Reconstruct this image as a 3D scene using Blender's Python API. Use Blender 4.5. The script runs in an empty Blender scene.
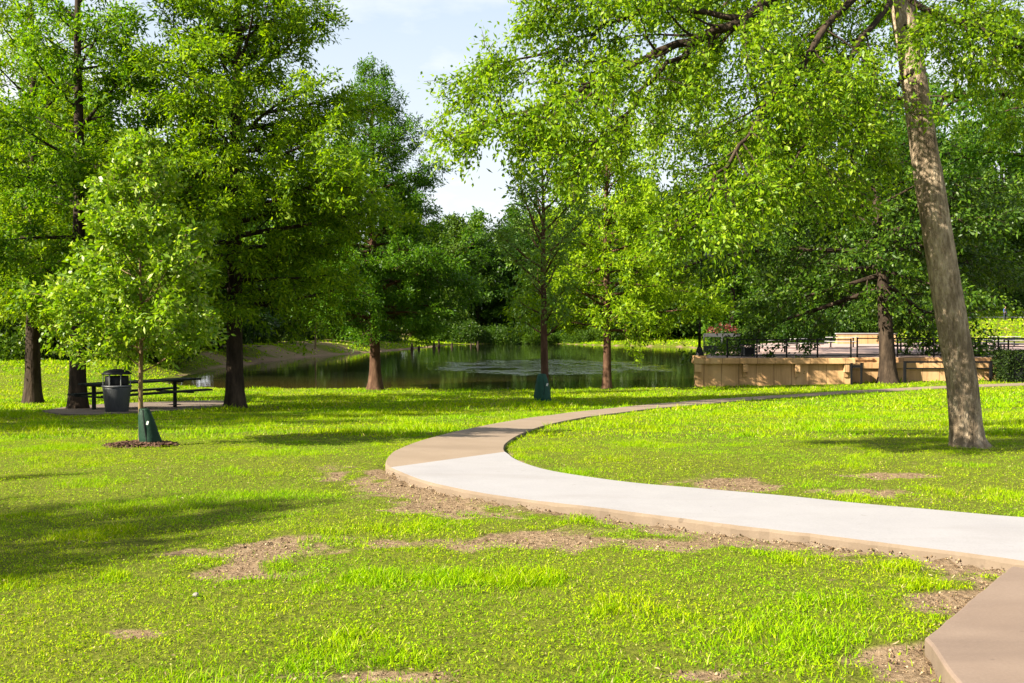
import bpy, bmesh, math, random
import numpy as np
from mathutils import Vector, Matrix

sc = bpy.context.scene
COL = sc.collection
R = math.radians
F = 995.0
EYE = 1.6
PITCH = math.atan(16.5 / F)
SUN_EL, SUN_AZ = R(33), math.atan2(0.88, 0.47)        # direction the light travels, from +Y towards +X

# ------------------------------------------------------------------ numbers
def smooth(a, b, x):
    t = np.clip((x - a) / (b - a), 0, 1)
    return t * t * (3 - 2 * t)

def vnoise(x, y, seed=0):
    x = np.asarray(x, float); y = np.asarray(y, float)
    xi = np.floor(x); yi = np.floor(y); xf = x - xi; yf = y - yi
    def h(a, b):
        v = np.sin(a * 127.1 + b * 311.7 + seed * 74.7) * 43758.5453
        return v - np.floor(v)
    u = xf * xf * (3 - 2 * xf); v = yf * yf * (3 - 2 * yf)
    return (h(xi, yi) * (1 - u) + h(xi + 1, yi) * u) * (1 - v) + (h(xi, yi + 1) * (1 - u) + h(xi + 1, yi + 1) * u) * v

def fbm(x, y, seed=0, oct=4):
    s = 0; a = 0.5; n = 0
    for k in range(oct):
        s = s + a * vnoise(x * 2 ** k, y * 2 ** k, seed + k * 3); n += a; a *= 0.5
    return s / n

def in_poly(x, y, poly):
    x = np.asarray(x, float); y = np.asarray(y, float)
    c = np.zeros(x.shape, bool); n = len(poly)
    for i in range(n):
        x0, y0 = poly[i]; x1, y1 = poly[(i + 1) % n]
        if y0 == y1: continue
        c ^= ((y0 > y) != (y1 > y)) & (x < (x1 - x0) * (y - y0) / (y1 - y0) + x0)
    return c

def poly_dist(x, y, pts, closed=True):
    x = np.asarray(x, float); y = np.asarray(y, float)
    d = np.full(x.shape, 1e9); n = len(pts)
    for i in range(n if closed else n - 1):
        x0, y0 = pts[i]; x1, y1 = pts[(i + 1) % n]
        dx, dy = x1 - x0, y1 - y0
        t = np.clip(((x - x0) * dx + (y - y0) * dy) / max(dx * dx + dy * dy, 1e-9), 0, 1)
        d = np.minimum(d, (x - x0 - t * dx) ** 2 + (y - y0 - t * dy) ** 2)
    return np.sqrt(d)

# ------------------------------------------------------------------ camera rays
CP, SP = math.cos(PITCH), math.sin(PITCH)
def ray(px, py):
    a = (px - 512) / F; b = (341.5 - py) / F
    return Vector((a, CP + b * SP, -SP + b * CP))
def at_depth(px, py, d):
    r = ray(px, py); t = d / r.y
    return Vector((r.x * t, d, EYE + r.z * t))
def on_level(px, py, z):
    r = ray(px, py); t = (z - EYE) / r.z
    return Vector((r.x * t, r.y * t, z))

# ------------------------------------------------------------------ terrain
WATER = -1.55
POND = [tuple(on_level(a, b, WATER)[:2]) for a, b in
        [(158, 384), (185, 389), (225, 390.5), (300, 390), (375, 389.5), (450, 391), (545, 391), (610, 389), (694, 389),
         (700, 372), (705, 349), (680, 347), (640, 346.5), (600, 345.5), (560, 344), (500, 343.5), (450, 345),
         (410, 349), (360, 353), (300, 357.5), (262, 362), (228, 367.5), (190, 374), (163, 380)]]
PLAZA = [(9.2, 50.0), (17.0, 50.0), (17.05, 51.1), (34.0, 51.1), (60.0, 62.0), (60.0, 92.0), (24.0, 92.0), (18.0, 80.0), (12.2, 60.0)]
PY = np.array([-60, 4, 12, 16, 20, 24, 28, 34, 42, 47, 52, 400.0])
PZ = np.array([0.0, 0, 0, -.16, -.37, -.58, -.79, -1.08, -1.38, -1.48, -1.5, -1.5])

def terrain(x, y):
    x = np.asarray(x, float); y = np.asarray(y, float)
    z = np.interp(y, PY, PZ)
    z = z + 0.018 * np.clip(x - 9, 0, 25) * smooth(16, 40, y)
    left = smooth(10, 26, -x) * smooth(34, 56, y)
    z = z * (1 - left) + left * (-0.62 + 0.008 * np.clip(y - 60, 0, 90))
    sd = poly_dist(x, y, POND)
    far = smooth(60, 90, y) * (1 - left)
    z = z + far * np.minimum(0.035 * sd, 2.5)
    hill = smooth(.27, .40, x / np.maximum(y, 1)) * smooth(84, 140, y)
    z = z + hill * 3.1
    z = z + 0.05 * (fbm(x * 0.35, y * 0.35, 4, 3) - 0.5) * smooth(3, 9, y) + smooth(200, 600, y) * 3
    ins = in_poly(x, y, POND)
    bank = smooth(0.0, 3.0, sd)
    z = np.where(ins, np.minimum(WATER - 0.02 - np.minimum(0.13 * sd, 0.9), 9), np.maximum(z, WATER + 0.07) * bank + (1 - bank) * np.clip(z, WATER + 0.03, WATER + 0.12))
    pl = in_poly(x, y, PLAZA) & (poly_dist(x, y, PLAZA) > 0.9)
    z = np.where(pl, -0.45, z)
    return z

def tz(x, y): return float(terrain(np.array([x]), np.array([y]))[0])

_T = np.geomspace(3.0, 260.0, 2600)
def hit(px, py, off=0.0):
    r = ray(px, py)
    xs = r.x * _T; ys = r.y * _T; zs = EYE + r.z * _T
    g = terrain(xs, ys) + off
    k = int(np.argmax(zs <= g))
    if zs[k] > g[k]: k = len(_T) - 1
    a, b = (zs[k - 1] - g[k - 1]), (zs[k] - g[k])
    f = a / (a - b) if a != b else 0
    t = _T[k - 1] + (_T[k] - _T[k - 1]) * f
    return Vector((r.x * t, r.y * t, EYE + r.z * t))

# ------------------------------------------------------------------ materials
def new_mat(name):
    m = bpy.data.materials.new(name); m.use_nodes = True
    nt = m.node_tree; nt.nodes.clear()
    out = nt.nodes.new('ShaderNodeOutputMaterial')
    return m, nt, out
def N(nt, t, **kw):
    n = nt.nodes.new(t)
    for k, v in kw.items():
        if k in n.bl_rna.properties and not k.startswith('i_'): setattr(n, k, v)
    return n
def ramp(nt, fac, stops):
    r = nt.nodes.new('ShaderNodeValToRGB')
    e = r.color_ramp.elements
    while len(e) < len(stops): e.new(0.5)
    for el, (p, c) in zip(e, stops):
        el.position = p; el.color = (*c, 1) if len(c) == 3 else c
    nt.links.new(fac, r.inputs[0]); return r.outputs[0]
def noise(nt, scale, detail=4, rough=0.6, vec=None, dim='3D'):
    n = nt.nodes.new('ShaderNodeTexNoise'); n.inputs['Scale'].default_value = scale
    n.inputs['Detail'].default_value = detail; n.inputs['Roughness'].default_value = rough
    if vec is not None: nt.links.new(vec, n.inputs['Vector'])
    return n.outputs['Fac']
def pos(nt):
    return nt.nodes.new('ShaderNodeNewGeometry').outputs['Position']
def objco(nt):
    return nt.nodes.new('ShaderNodeTexCoord').outputs['Object']
def mixc(nt, fac, a, b, mode='MIX'):
    m = nt.nodes.new('ShaderNodeMix'); m.data_type = 'RGBA'; m.blend_type = mode
    for s, v in ((m.inputs[0], fac), (m.inputs[6], a), (m.inputs[7], b)):
        if isinstance(v, (int, float)): s.default_value = v
        elif isinstance(v, tuple): s.default_value = (*v, 1)
        else: nt.links.new(v, s)
    return m.outputs[2]
def math_(nt, op, a, b=0.0):
    m = nt.nodes.new('ShaderNodeMath'); m.operation = op
    for s, v in ((m.inputs[0], a), (m.inputs[1], b)):
        if isinstance(v, (int, float)): s.default_value = v
        else: nt.links.new(v, s)
    return m.outputs[0]
def scaled(nt, vec, s):
    m = nt.nodes.new('ShaderNodeVectorMath'); m.operation = 'MULTIPLY'; m.inputs[1].default_value = s
    nt.links.new(vec, m.inputs[0]); return m.outputs[0]
def bump(nt, h, strength, dist=0.02):
    b = nt.nodes.new('ShaderNodeBump'); b.inputs['Strength'].default_value = strength; b.inputs['Distance'].default_value = dist
    nt.links.new(h, b.inputs['Height']); return b.outputs[0]
def pbsdf(nt, out, col, rough=0.7, normal=None, metal=0.0, spec=0.4):
    p = nt.nodes.new('ShaderNodeBsdfPrincipled')
    if isinstance(col, tuple): p.inputs['Base Color'].default_value = (*col, 1)
    else: nt.links.new(col, p.inputs['Base Color'])
    if isinstance(rough, float): p.inputs['Roughness'].default_value = rough
    else: nt.links.new(rough, p.inputs['Roughness'])
    p.inputs['Metallic'].default_value = metal; p.inputs['Specular IOR Level'].default_value = spec
    if normal is not None: nt.links.new(normal, p.inputs['Normal'])
    if out is not None: nt.links.new(p.outputs[0], out.inputs[0])
    return p

def mat_simple(name, a, b, scale=6.0, rough=0.6, bmp=0.2, metal=0.0, spec=0.4, stretch=(1, 1, 1)):
    m, nt, out = new_mat(name)
    v = scaled(nt, objco(nt), stretch)
    n = noise(nt, scale, 5, 0.65, v)
    c = ramp(nt, n, [(0.3, a), (0.7, b)])
    pbsdf(nt, out, c, rough, bump(nt, noise(nt, scale * 6, 4, 0.7, v), bmp, 0.01), metal, spec)
    return m

def mat_leaf(name, stops, trans=0.48, rough=0.42, spec=0.2, tint=None):
    m, nt, out = new_mat(name)
    g = nt.nodes.new('ShaderNodeNewGeometry')
    c = ramp(nt, g.outputs['Random Per Island'], stops)
    oi = nt.nodes.new('ShaderNodeObjectInfo')
    hs = nt.nodes.new('ShaderNodeHueSaturation')
    hs.inputs['Saturation'].default_value = 1.0
    nt.links.new(math_(nt, 'ADD', math_(nt, 'MULTIPLY', oi.outputs['Random'], 0.28), 0.88), hs.inputs['Value'])
    nt.links.new(math_(nt, 'ADD', math_(nt, 'MULTIPLY', oi.outputs['Random'], -0.03), 0.512), hs.inputs['Hue'])
    nt.links.new(c, hs.inputs['Color'])
    p = pbsdf(nt, None, hs.outputs[0], rough, None, 0.0, spec)
    t = nt.nodes.new('ShaderNodeBsdfTranslucent')
    tc = mixc(nt, 1.0, hs.outputs[0], (1.4, 1.45, 0.35), 'MULTIPLY')
    nt.links.new(tc, t.inputs[0])
    mx = nt.nodes.new('ShaderNodeMixShader'); mx.inputs[0].default_value = trans
    nt.links.new(p.outputs[0], mx.inputs[1]); nt.links.new(t.outputs[0], mx.inputs[2])
    nt.links.new(mx.outputs[0], out.inputs[0])
    return m

def mat_bark(name, a, b, scale=9.0, bmp=0.9, stretch=(1, 1, 0.28)):
    m, nt, out = new_mat(name)
    v = scaled(nt, objco(nt), stretch)
    n1 = noise(nt, scale, 6, 0.7, v); n2 = noise(nt, scale * 0.22, 3, 0.5, v)
    vo = nt.nodes.new('ShaderNodeTexVoronoi'); vo.feature = 'DISTANCE_TO_EDGE'; vo.inputs['Scale'].default_value = scale * 1.6
    nt.links.new(v, vo.inputs['Vector'])
    f = math_(nt, 'ADD', math_(nt, 'MULTIPLY', n1, 0.65), math_(nt, 'MULTIPLY', n2, 0.35))
    c = ramp(nt, f, [(0.34, tuple(x * 0.45 for x in a)), (0.48, a), (0.62, b), (0.75, tuple(min(1, x * 1.3) for x in b))])
    h = math_(nt, 'ADD', math_(nt, 'MULTIPLY', n1, 0.8), math_(nt, 'MULTIPLY', vo.outputs['Distance'], 0.5))
    pbsdf(nt, out, c, 0.9, bump(nt, h, bmp, 0.04), 0.0, 0.15)
    return m

M = {}
M['leaf_lime'] = mat_leaf('lime leaves', [(0.0, (.05, .115, .003)), (.35, (.11, .205, .004)), (.75, (.18, .285, .006)), (1.0, (.27, .35, .02))])
M['leaf_fresh'] = mat_leaf('fresh green leaves', [(0.0, (.05, .125, .003)), (.4, (.115, .225, .004)), (.8, (.19, .315, .007)), (1.0, (.26, .38, .015))], .5, .5, .2)
M['leaf_young'] = mat_leaf('glossy young leaves', [(0.0, (.06, .14, .004)), (.4, (.125, .225, .006)), (.85, (.20, .30, .010)), (1.0, (.33, .39, .10))], 0.42, 0.42, 0.3)
M['leaf_cypress'] = mat_leaf('feathery leaves', [(0.0, (.042, .105, .002)), (.4, (.10, .185, .003)), (.8, (.175, .27, .004)), (1.0, (.25, .335, .008))], 0.5, 0.55, 0.2)
M['leaf_mid'] = mat_leaf('mid green leaves', [(0.0, (.028, .08, .004)), (.5, (.06, .135, .006)), (1.0, (.125, .215, .010))])
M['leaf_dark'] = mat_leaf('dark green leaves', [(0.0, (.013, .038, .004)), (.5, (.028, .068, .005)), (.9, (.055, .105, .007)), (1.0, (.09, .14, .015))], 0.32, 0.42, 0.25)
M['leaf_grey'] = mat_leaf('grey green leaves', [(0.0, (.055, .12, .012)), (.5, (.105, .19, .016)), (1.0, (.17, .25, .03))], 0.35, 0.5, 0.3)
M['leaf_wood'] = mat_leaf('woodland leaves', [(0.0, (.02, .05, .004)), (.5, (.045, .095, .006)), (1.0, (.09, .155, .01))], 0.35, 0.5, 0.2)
M['leaf_shade'] = mat_leaf('shade tree leaves', [(0.0, (.017, .05, .004)), (.5, (.038, .09, .005)), (.9, (.075, .145, .008)), (1.0, (.12, .19, .015))], .4, .42, .25)
M['leaf_hedge_shaded'] = mat_leaf('shaded hedge leaves', [(0.0, (.006, .016, .003)), (.6, (.012, .028, .004)), (1.0, (.03, .055, .006))], 0.15, 0.6, 0.1)  # darker leaf copy: the shade over the hedge is put into its colour
M['petal'] = mat_leaf('red pink petals', [(0.0, (.10, .018, .018)), (1.0, (.20, .05, .045))], 0.2)
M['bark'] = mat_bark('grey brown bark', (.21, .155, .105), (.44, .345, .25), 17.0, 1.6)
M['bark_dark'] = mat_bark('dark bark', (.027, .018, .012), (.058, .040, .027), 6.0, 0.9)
M['bark_red'] = mat_bark('reddish bark', (.06, .03, .018), (.115, .065, .04), 6.0, 0.9)
M['bark_young'] = mat_bark('smooth tan bark', (.14, .095, .05), (.22, .155, .085), 14.0, 0.3)
M['black_metal'] = mat_simple('black painted metal', (.004, .004, .0045), (.008, .008, .009), 12, 0.55, 0.05, 0, .15)
M['grey_metal'] = mat_simple('grey painted metal', (.05, .05, .055), (.085, .085, .09), 12, 0.5, 0.05)
M['white_metal'] = mat_simple('galvanised strap', (.22, .22, .21), (.30, .30, .29), 12, 0.45, 0.05, 0.1)
M['bin_grey'] = mat_simple('ribbed grey bin', (.028, .03, .033), (.048, .051, .056), 8, 0.5, 0.15, 0, 0.4, (6, 6, .5))
M['table_dark'] = mat_simple('dark weathered table', (.008, .010, .009), (.017, .020, .018), 9, 0.7, 0.2, 0, .15)
M['table_pale'] = mat_simple('pale table boards', (.24, .225, .225), (.34, .32, .315), 6, 0.6, 0.1)
M['lamp_glass'] = mat_simple('dark lantern glass', (.03, .04, .05), (.05, .06, .07), 5, 0.15, 0.0)
M['bag'] = mat_simple('green watering bag', (.004, .020, .010), (.008, .034, .018), 7, 0.6, 0.5, 0, 0.2)
M['bag_teal'] = mat_simple('teal watering bag', (.007, .04, .026), (.013, .062, .042), 7, 0.6, 0.5, 0, .2)
M['tag_pale'] = mat_simple('pale plastic tag', (.5, .5, .48), (.62, .62, .6), 7, 0.5, 0.1)
M['mulch'] = mat_simple('red brown mulch', (.045, .02, .012), (.13, .065, .04), 30, 0.95, 1.0)
M['gravel_pad'] = mat_simple('pinkish gravel pad', (.085, .058, .045), (.17, .125, .10), 14, 0.95, 0.6)
M['skin'] = mat_simple('skin', (.36, .2, .13), (.42, .25, .17), 5, 0.6, 0)
M['blue_cloth'] = mat_simple('blue cloth', (.02, .045, .16), (.03, .07, .22), 8, 0.8, 0.1)
M['dark_cloth'] = mat_simple('dark cloth', (.012, .014, .025), (.02, .024, .04), 8, 0.8, 0.1)
M['hair'] = mat_simple('dark hair', (.012, .008, .006), (.025, .018, .012), 20, 0.6, 0.1)
M['stone'] = mat_simple('pale stone', (.13, .115, .095), (.22, .2, .17), 10, 0.9, 0.5)

def mat_wall():
    m, nt, out = new_mat('tan stained concrete')
    p = pos(nt)
    n = noise(nt, 0.9, 5, 0.6, scaled(nt, p, (1.0, 1.0, 0.35)))
    st = noise(nt, 2.6, 4, 0.7, scaled(nt, p, (1.3, 1.3, .10)))
    c = ramp(nt, n, [(.3, (.36, .205, .095)), (.55, (.46, .275, .135)), (.75, (.51, .335, .185))])
    c = mixc(nt, math_(nt, 'MULTIPLY', ramp(nt, st, [(.48, (0, 0, 0)), (.70, (1, 1, 1))]), 0.6), c, (.20, .11, .05))
    w = nt.nodes.new('ShaderNodeTexWave'); w.wave_type = 'BANDS'; w.bands_direction = 'X'
    w.inputs['Scale'].default_value = 0.36; w.inputs['Distortion'].default_value = 0.3; nt.links.new(p, w.inputs['Vector'])
    j = ramp(nt, w.outputs['Fac'], [(.0, (.55, .55, .55)), (.012, (1, 1, 1))])
    c = mixc(nt, 1.0, c, j, 'MULTIPLY')
    pbsdf(nt, out, c, 0.88, bump(nt, noise(nt, 9, 5, .7, p), .3, .02), 0, .2)
    return m
M['wall'] = mat_wall()

def mat_concrete(name, a, b, stain, k=0.35):
    m, nt, out = new_mat(name)
    p = pos(nt)
    n = noise(nt, 1.1, 6, .65, p); f = noise(nt, 60, 3, .6, p); s = noise(nt, 0.55, 4, .6, scaled(nt, p, (.6, 2.2, 1)))
    c = ramp(nt, n, [(.3, a), (.7, b)])
    c = mixc(nt, math_(nt, 'MULTIPLY', ramp(nt, s, [(.50, (0, 0, 0)), (.72, (1, 1, 1))]), k), c, stain)
    c = mixc(nt, 0.16, c, ramp(nt, f, [(.35, (.45, .45, .45)), (.65, (1, 1, 1))]), 'MULTIPLY')
    sp = noise(nt, 9, 2, .5, p)
    c = mixc(nt, math_(nt, 'MULTIPLY', ramp(nt, sp, [(.72, (0, 0, 0)), (.76, (1, 1, 1))]), .5), c, stain)
    pbsdf(nt, out, c, 0.85, bump(nt, f, .25, .004), 0, .25)
    return m
M['path_white'] = mat_concrete('new pale concrete', (.228, .217, .232), (.26, .248, .264), (.165, .147, .147), .4)
M['path_tan'] = mat_concrete('old tan concrete', (.185, .135, .098), (.222, .166, .124), (.14, .10, .072), .4)
M['path_pink'] = mat_concrete('pinkish concrete', (.145, .102, .081), (.185, .135, .108), (.095, .066, .055), .55)
M['path_edge'] = mat_concrete('shaded slab edge', (.115, .083, .058), (.18, .135, .10), (.07, .05, .036), .5)  # brownish slab sides, colour darkened because these faces catch less light
M['plaza'] = mat_concrete('pink plaza paving', (.30, .205, .185), (.36, .255, .235), (.24, .165, .145), .3)

def mat_ground():
    m, nt, out = new_mat('lawn and soil')
    p = pos(nt)
    at = nt.nodes.new('ShaderNodeAttribute'); at.attribute_name = 'soil'
    n1 = noise(nt, 2.2, 6, .7, p); n2 = noise(nt, 22, 5, .7, p); n3 = noise(nt, .22, 4, .6, p)
    g = ramp(nt, n2, [(.28, (.035, .042, .006)), (.5, (.085, .10, .010)), (.72, (.15, .165, .018))])
    g = mixc(nt, math_(nt, 'MULTIPLY', ramp(nt, n3, [(.4, (0, 0, 0)), (.7, (1, 1, 1))]), .35), g, (.13, .14, .015))
    s = ramp(nt, n2, [(.25, (.075, .047, .027)), (.5, (.18, .122, .074)), (.75, (.30, .22, .145))])
    fac = math_(nt, 'ADD', at.outputs['Fac'], math_(nt, 'MULTIPLY', math_(nt, 'SUBTRACT', n1, .5), .7))
    fac = ramp(nt, fac, [(.38, (0, 0, 0)), (.62, (1, 1, 1))])
    c = mixc(nt, fac, g, s)
    h = math_(nt, 'ADD', n2, math_(nt, 'MULTIPLY', n1, .6))
    pbsdf(nt, out, c, .95, bump(nt, h, .8, .05), 0, .1)
    return m
M['ground'] = mat_ground()

def mat_water():
    m, nt, out = new_mat('pond water')
    p = pos(nt)
    sx = nt.nodes.new('ShaderNodeSeparateXYZ'); nt.links.new(p, sx.inputs[0])
    cx, cy = on_level(548, 366, WATER)[:2]
    # an aerator churns this patch of the pond
    ex = math_(nt, 'DIVIDE', math_(nt, 'SUBTRACT', sx.outputs[0], cx), 9.5)
    ey = math_(nt, 'DIVIDE', math_(nt, 'SUBTRACT', sx.outputs[1], cy + 1), 15.5)
    d = math_(nt, 'SQRT', math_(nt, 'ADD', math_(nt, 'MULTIPLY', ex, ex), math_(nt, 'MULTIPLY', ey, ey)))
    wob = math_(nt, 'ADD', d, math_(nt, 'MULTIPLY', math_(nt, 'SUBTRACT', noise(nt, .25, 3, .6, p), .5), .7))
    rip = ramp(nt, wob, [(.15, (1, 1, 1)), (.7, (.22, .22, .22)), (1.05, (0, 0, 0))])
    strk = ramp(nt, noise(nt, .55, 4, .65, scaled(nt, p, (.5, .22, 1))), [(.42, (.02, .02, .02)), (.54, (1, 1, 1))])
    strk2 = ramp(nt, noise(nt, 1.3, 3, .7, scaled(nt, p, (.6, .25, 1))), [(.40, (.1, .1, .1)), (.60, (1, 1, 1))])
    rip = math_(nt, 'MULTIPLY', rip, math_(nt, 'MULTIPLY', strk, strk2))
    calm = noise(nt, .9, 3, .5, scaled(nt, p, (1, .35, 1)))
    chop = noise(nt, 2.6, 3, .6, scaled(nt, p, (1, .8, 1)))
    h = math_(nt, 'ADD', math_(nt, 'MULTIPLY', calm, .012), math_(nt, 'MULTIPLY', math_(nt, 'MULTIPLY', chop, rip), 1.5))
    sh = math_(nt, 'ADD', sx.outputs[1], math_(nt, 'MULTIPLY', noise(nt, .2, 3, .6, p), 5.0))
    shore = ramp(nt, math_(nt, 'DIVIDE', math_(nt, 'SUBTRACT', sh, 46.0), 24.0), [(.25, (1, 1, 1)), (.75, (0, 0, 0))])
    c = mixc(nt, shore, (.010, .013, .005), (.045, .034, .008))
    q = pbsdf(nt, out, c, .06, bump(nt, h, 1.0, 1.0), 0, .5)
    q.inputs['IOR'].default_value = 1.33
    return m
M['water'] = mat_water()

def mat_grass():
    m, nt, out = new_mat('grass blades')
    g = nt.nodes.new('ShaderNodeNewGeometry')
    c = ramp(nt, g.outputs['Random Per Island'], [(0.0, (.105, .215, .0005)), (.35, (.215, .325, .0005)), (.75, (.305, .40, .001)), (.92, (.37, .43, .002)), (.96, (.42, .37, .07)), (1.0, (.48, .40, .18))])
    big = noise(nt, .5, 3, .6, g.outputs['Position'])
    c = mixc(nt, ramp(nt, big, [(.36, (1, 1, 1)), (.6, (0, 0, 0))]), c, mixc(nt, 1.0, c, (.72, .95, .8), 'MULTIPLY'))
    p = pbsdf(nt, None, c, .6, None, 0, .06)
    t = nt.nodes.new('ShaderNodeBsdfTranslucent'); nt.links.new(mixc(nt, 1.0, c, (1.3, 1.3, .6), 'MULTIPLY'), t.inputs[0])
    mx = nt.nodes.new('ShaderNodeMixShader'); mx.inputs[0].default_value = .4
    nt.links.new(p.outputs[0], mx.inputs[1]); nt.links.new(t.outputs[0], mx.inputs[2]); nt.links.new(mx.outputs[0], out.inputs[0])
    return m
M['grass'] = mat_grass()

# ------------------------------------------------------------------ mesh helpers
def np_mesh(name, V, Fc):
    """V (n,3), Fc (m,k) -> mesh"""
    me = bpy.data.meshes.new(name)
    V = np.ascontiguousarray(V, np.float32); Fc = np.ascontiguousarray(Fc, np.int32)
    k = Fc.shape[1]
    me.vertices.add(len(V)); me.vertices.foreach_set('co', V.ravel())
    me.loops.add(Fc.size); me.loops.foreach_set('vertex_index', Fc.ravel())
    me.polygons.add(len(Fc))
    me.polygons.foreach_set('loop_start', np.arange(len(Fc), dtype=np.int32) * k)
    me.polygons.foreach_set('loop_total', np.full(len(Fc), k, np.int32))
    me.update(calc_edges=True)
    return me

def link(name, me, mat, parent=None, smooth_=False):
    o = bpy.data.objects.new(name, me); COL.objects.link(o)
    if mat is not None: me.materials.append(mat)
    if parent is not None: o.parent = parent
    if smooth_: me.polygons.foreach_set('use_smooth', np.ones(len(me.polygons), bool))
    return o

def tag(o, label, cat, group=None):
    o['label'] = label; o['category'] = cat
    if group: o['group'] = group
    return o
def struct(o): o['kind'] = 'structure'; return o
def empty(name, loc, rz=0.0):
    o = bpy.data.objects.new(name, None); COL.objects.link(o); o.location = loc; o.rotation_euler = (0, 0, rz)
    o.empty_display_size = 0.3; return o
def copy_tree(o, parent=None):
    c = o.copy(); COL.objects.link(c)
    if parent is not None: c.parent = parent
    for ch in list(o.children): copy_tree(ch, c)
    return c

class MB:
    def __init__(s): s.bm = bmesh.new()
    def box(s, c, size, rot=None, bev=0.0):
        m = Matrix.Translation(Vector(c)) @ (rot if rot is not None else Matrix.Identity(4)) @ Matrix.Diagonal((*size, 1))
        r = bmesh.ops.create_cube(s.bm, size=1.0, matrix=m)
        if bev:
            es = list({e for v in r['verts'] for e in v.link_edges})
            bmesh.ops.bevel(s.bm, geom=es, offset=bev, segments=2, profile=.6, affect='EDGES')
        return s
    def bar(s, a, b, w, h, bev=0.0):
        a, b = Vector(a), Vector(b); d = b - a
        q = d.to_track_quat('X', 'Z').to_matrix().to_4x4()
        return s.box((a + b) / 2, (d.length, w, h), q, bev)
    def tube(s, pts, rad, n=8, cap=True):
        pts = [Vector(p) for p in pts]
        if not hasattr(rad, '__len__'): rad = [rad] * len(pts)
        rings = []
        for i, p in enumerate(pts):
            d = (pts[min(i + 1, len(pts) - 1)] - pts[max(i - 1, 0)])
            q = d.to_track_quat('Z', 'X') if d.length > 1e-6 else Vector((0, 0, 1)).to_track_quat('Z', 'X')
            rings.append([s.bm.verts.new(p + q @ Vector((math.cos(a) * rad[i], math.sin(a) * rad[i], 0))) for a in [2 * math.pi * k / n for k in range(n)]])
        for i in range(len(rings) - 1):
            for k in range(n): s.bm.faces.new((rings[i][k], rings[i][(k + 1) % n], rings[i + 1][(k + 1) % n], rings[i + 1][k]))
        if cap:
            s.bm.faces.new(rings[0][::-1]); s.bm.faces.new(rings[-1])
        return s
    def lathe(s, prof, n=24, c=(0, 0, 0), jitter=None):
        rings = []
        for r, z in prof:
            rings.append([s.bm.verts.new((c[0] + math.cos(2 * math.pi * k / n) * r, c[1] + math.sin(2 * math.pi * k / n) * r, c[2] + z)) for k in range(n)])
        for i in range(len(rings) - 1):
            for k in range(n): s.bm.faces.new((rings[i][k], rings[i][(k + 1) % n], rings[i + 1][(k + 1) % n], rings[i + 1][k]))
        s.bm.faces.new(rings[0][::-1]); s.bm.faces.new(rings[-1])
        return s
    def build(s, name, mat, parent=None, smooth_=False):
        bmesh.ops.recalc_face_normals(s.bm, faces=s.bm.faces)
        me = bpy.data.meshes.new(name); s.bm.to_mesh(me); s.bm.free()
        return link(name, me, mat, parent, smooth_)

# ------------------------------------------------------------------ path
PAIRS = [((1900, 830), (2100, 600)), ((1330, 640), (1400, 545)), ((1130, 580), (1180, 529)), ((1015, 560), (1024, 517)), ((900, 545), (930, 509)), ((820, 535), (850, 502)),
         ((740, 526), (770, 494)), ((670, 517), (700, 488)), ((600, 508), (640, 483)), ((530, 500), (585, 476)),
         ((470, 491), (545, 469)), ((425, 481), (520, 461)), ((398, 471), (509, 454)), ((386, 463.5), (504, 449)),
         ((391, 453), (507, 442)), ((412, 443), (522, 433)), ((445, 433.5), (545, 425)), ((490, 424), (578, 418)),
         ((540, 416), (615, 413)), ((590, 410), (650, 408.6)), ((640, 405), (690, 404.8)), ((690, 400.6), (730, 401.2)),
         ((760, 396), (780, 397.4)), ((830, 391.6), (850, 392.8)), ((905, 387.6), (925, 388.8)), ((985, 384), (1010, 385.4)), ((1080, 381), (1110, 382.4))]
def catmull(P, k=8):
    P = np.array(P, float); out = []
    for i in range(len(P) - 1):
        p0, p1, p2, p3 = P[max(i - 1, 0)], P[i], P[i + 1], P[min(i + 2, len(P) - 1)]
        for t in np.arange(k) / k:
            out.append(.5 * ((2 * p1) + (-p0 + p2) * t + (2 * p0 - 5 * p1 + 4 * p2 - p3) * t * t + (-p0 + 3 * p1 - 3 * p2 + p3) * t ** 3))
    out.append(P[-1]); return np.array(out)
TOP = 0.068
OUT = catmull([hit(a[0], a[1], TOP)[:2] for a, b in PAIRS]); INN = catmull([hit(b[0], b[1], TOP * .6)[:2] for a, b in PAIRS])
SEAM = 12 * 8 + 4
PATH_POLY = [tuple(p) for p in OUT] + [tuple(p) for p in INN[::-1]]
SLAB = [(2.03, 4.86), (3.18, 6.31), (3.62, 5.93), (5.6, 4.4), (5.6, 1.6), (1.62, 1.6), (1.78, 3.4), (1.90, 4.17), (1.97, 4.55)]

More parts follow.
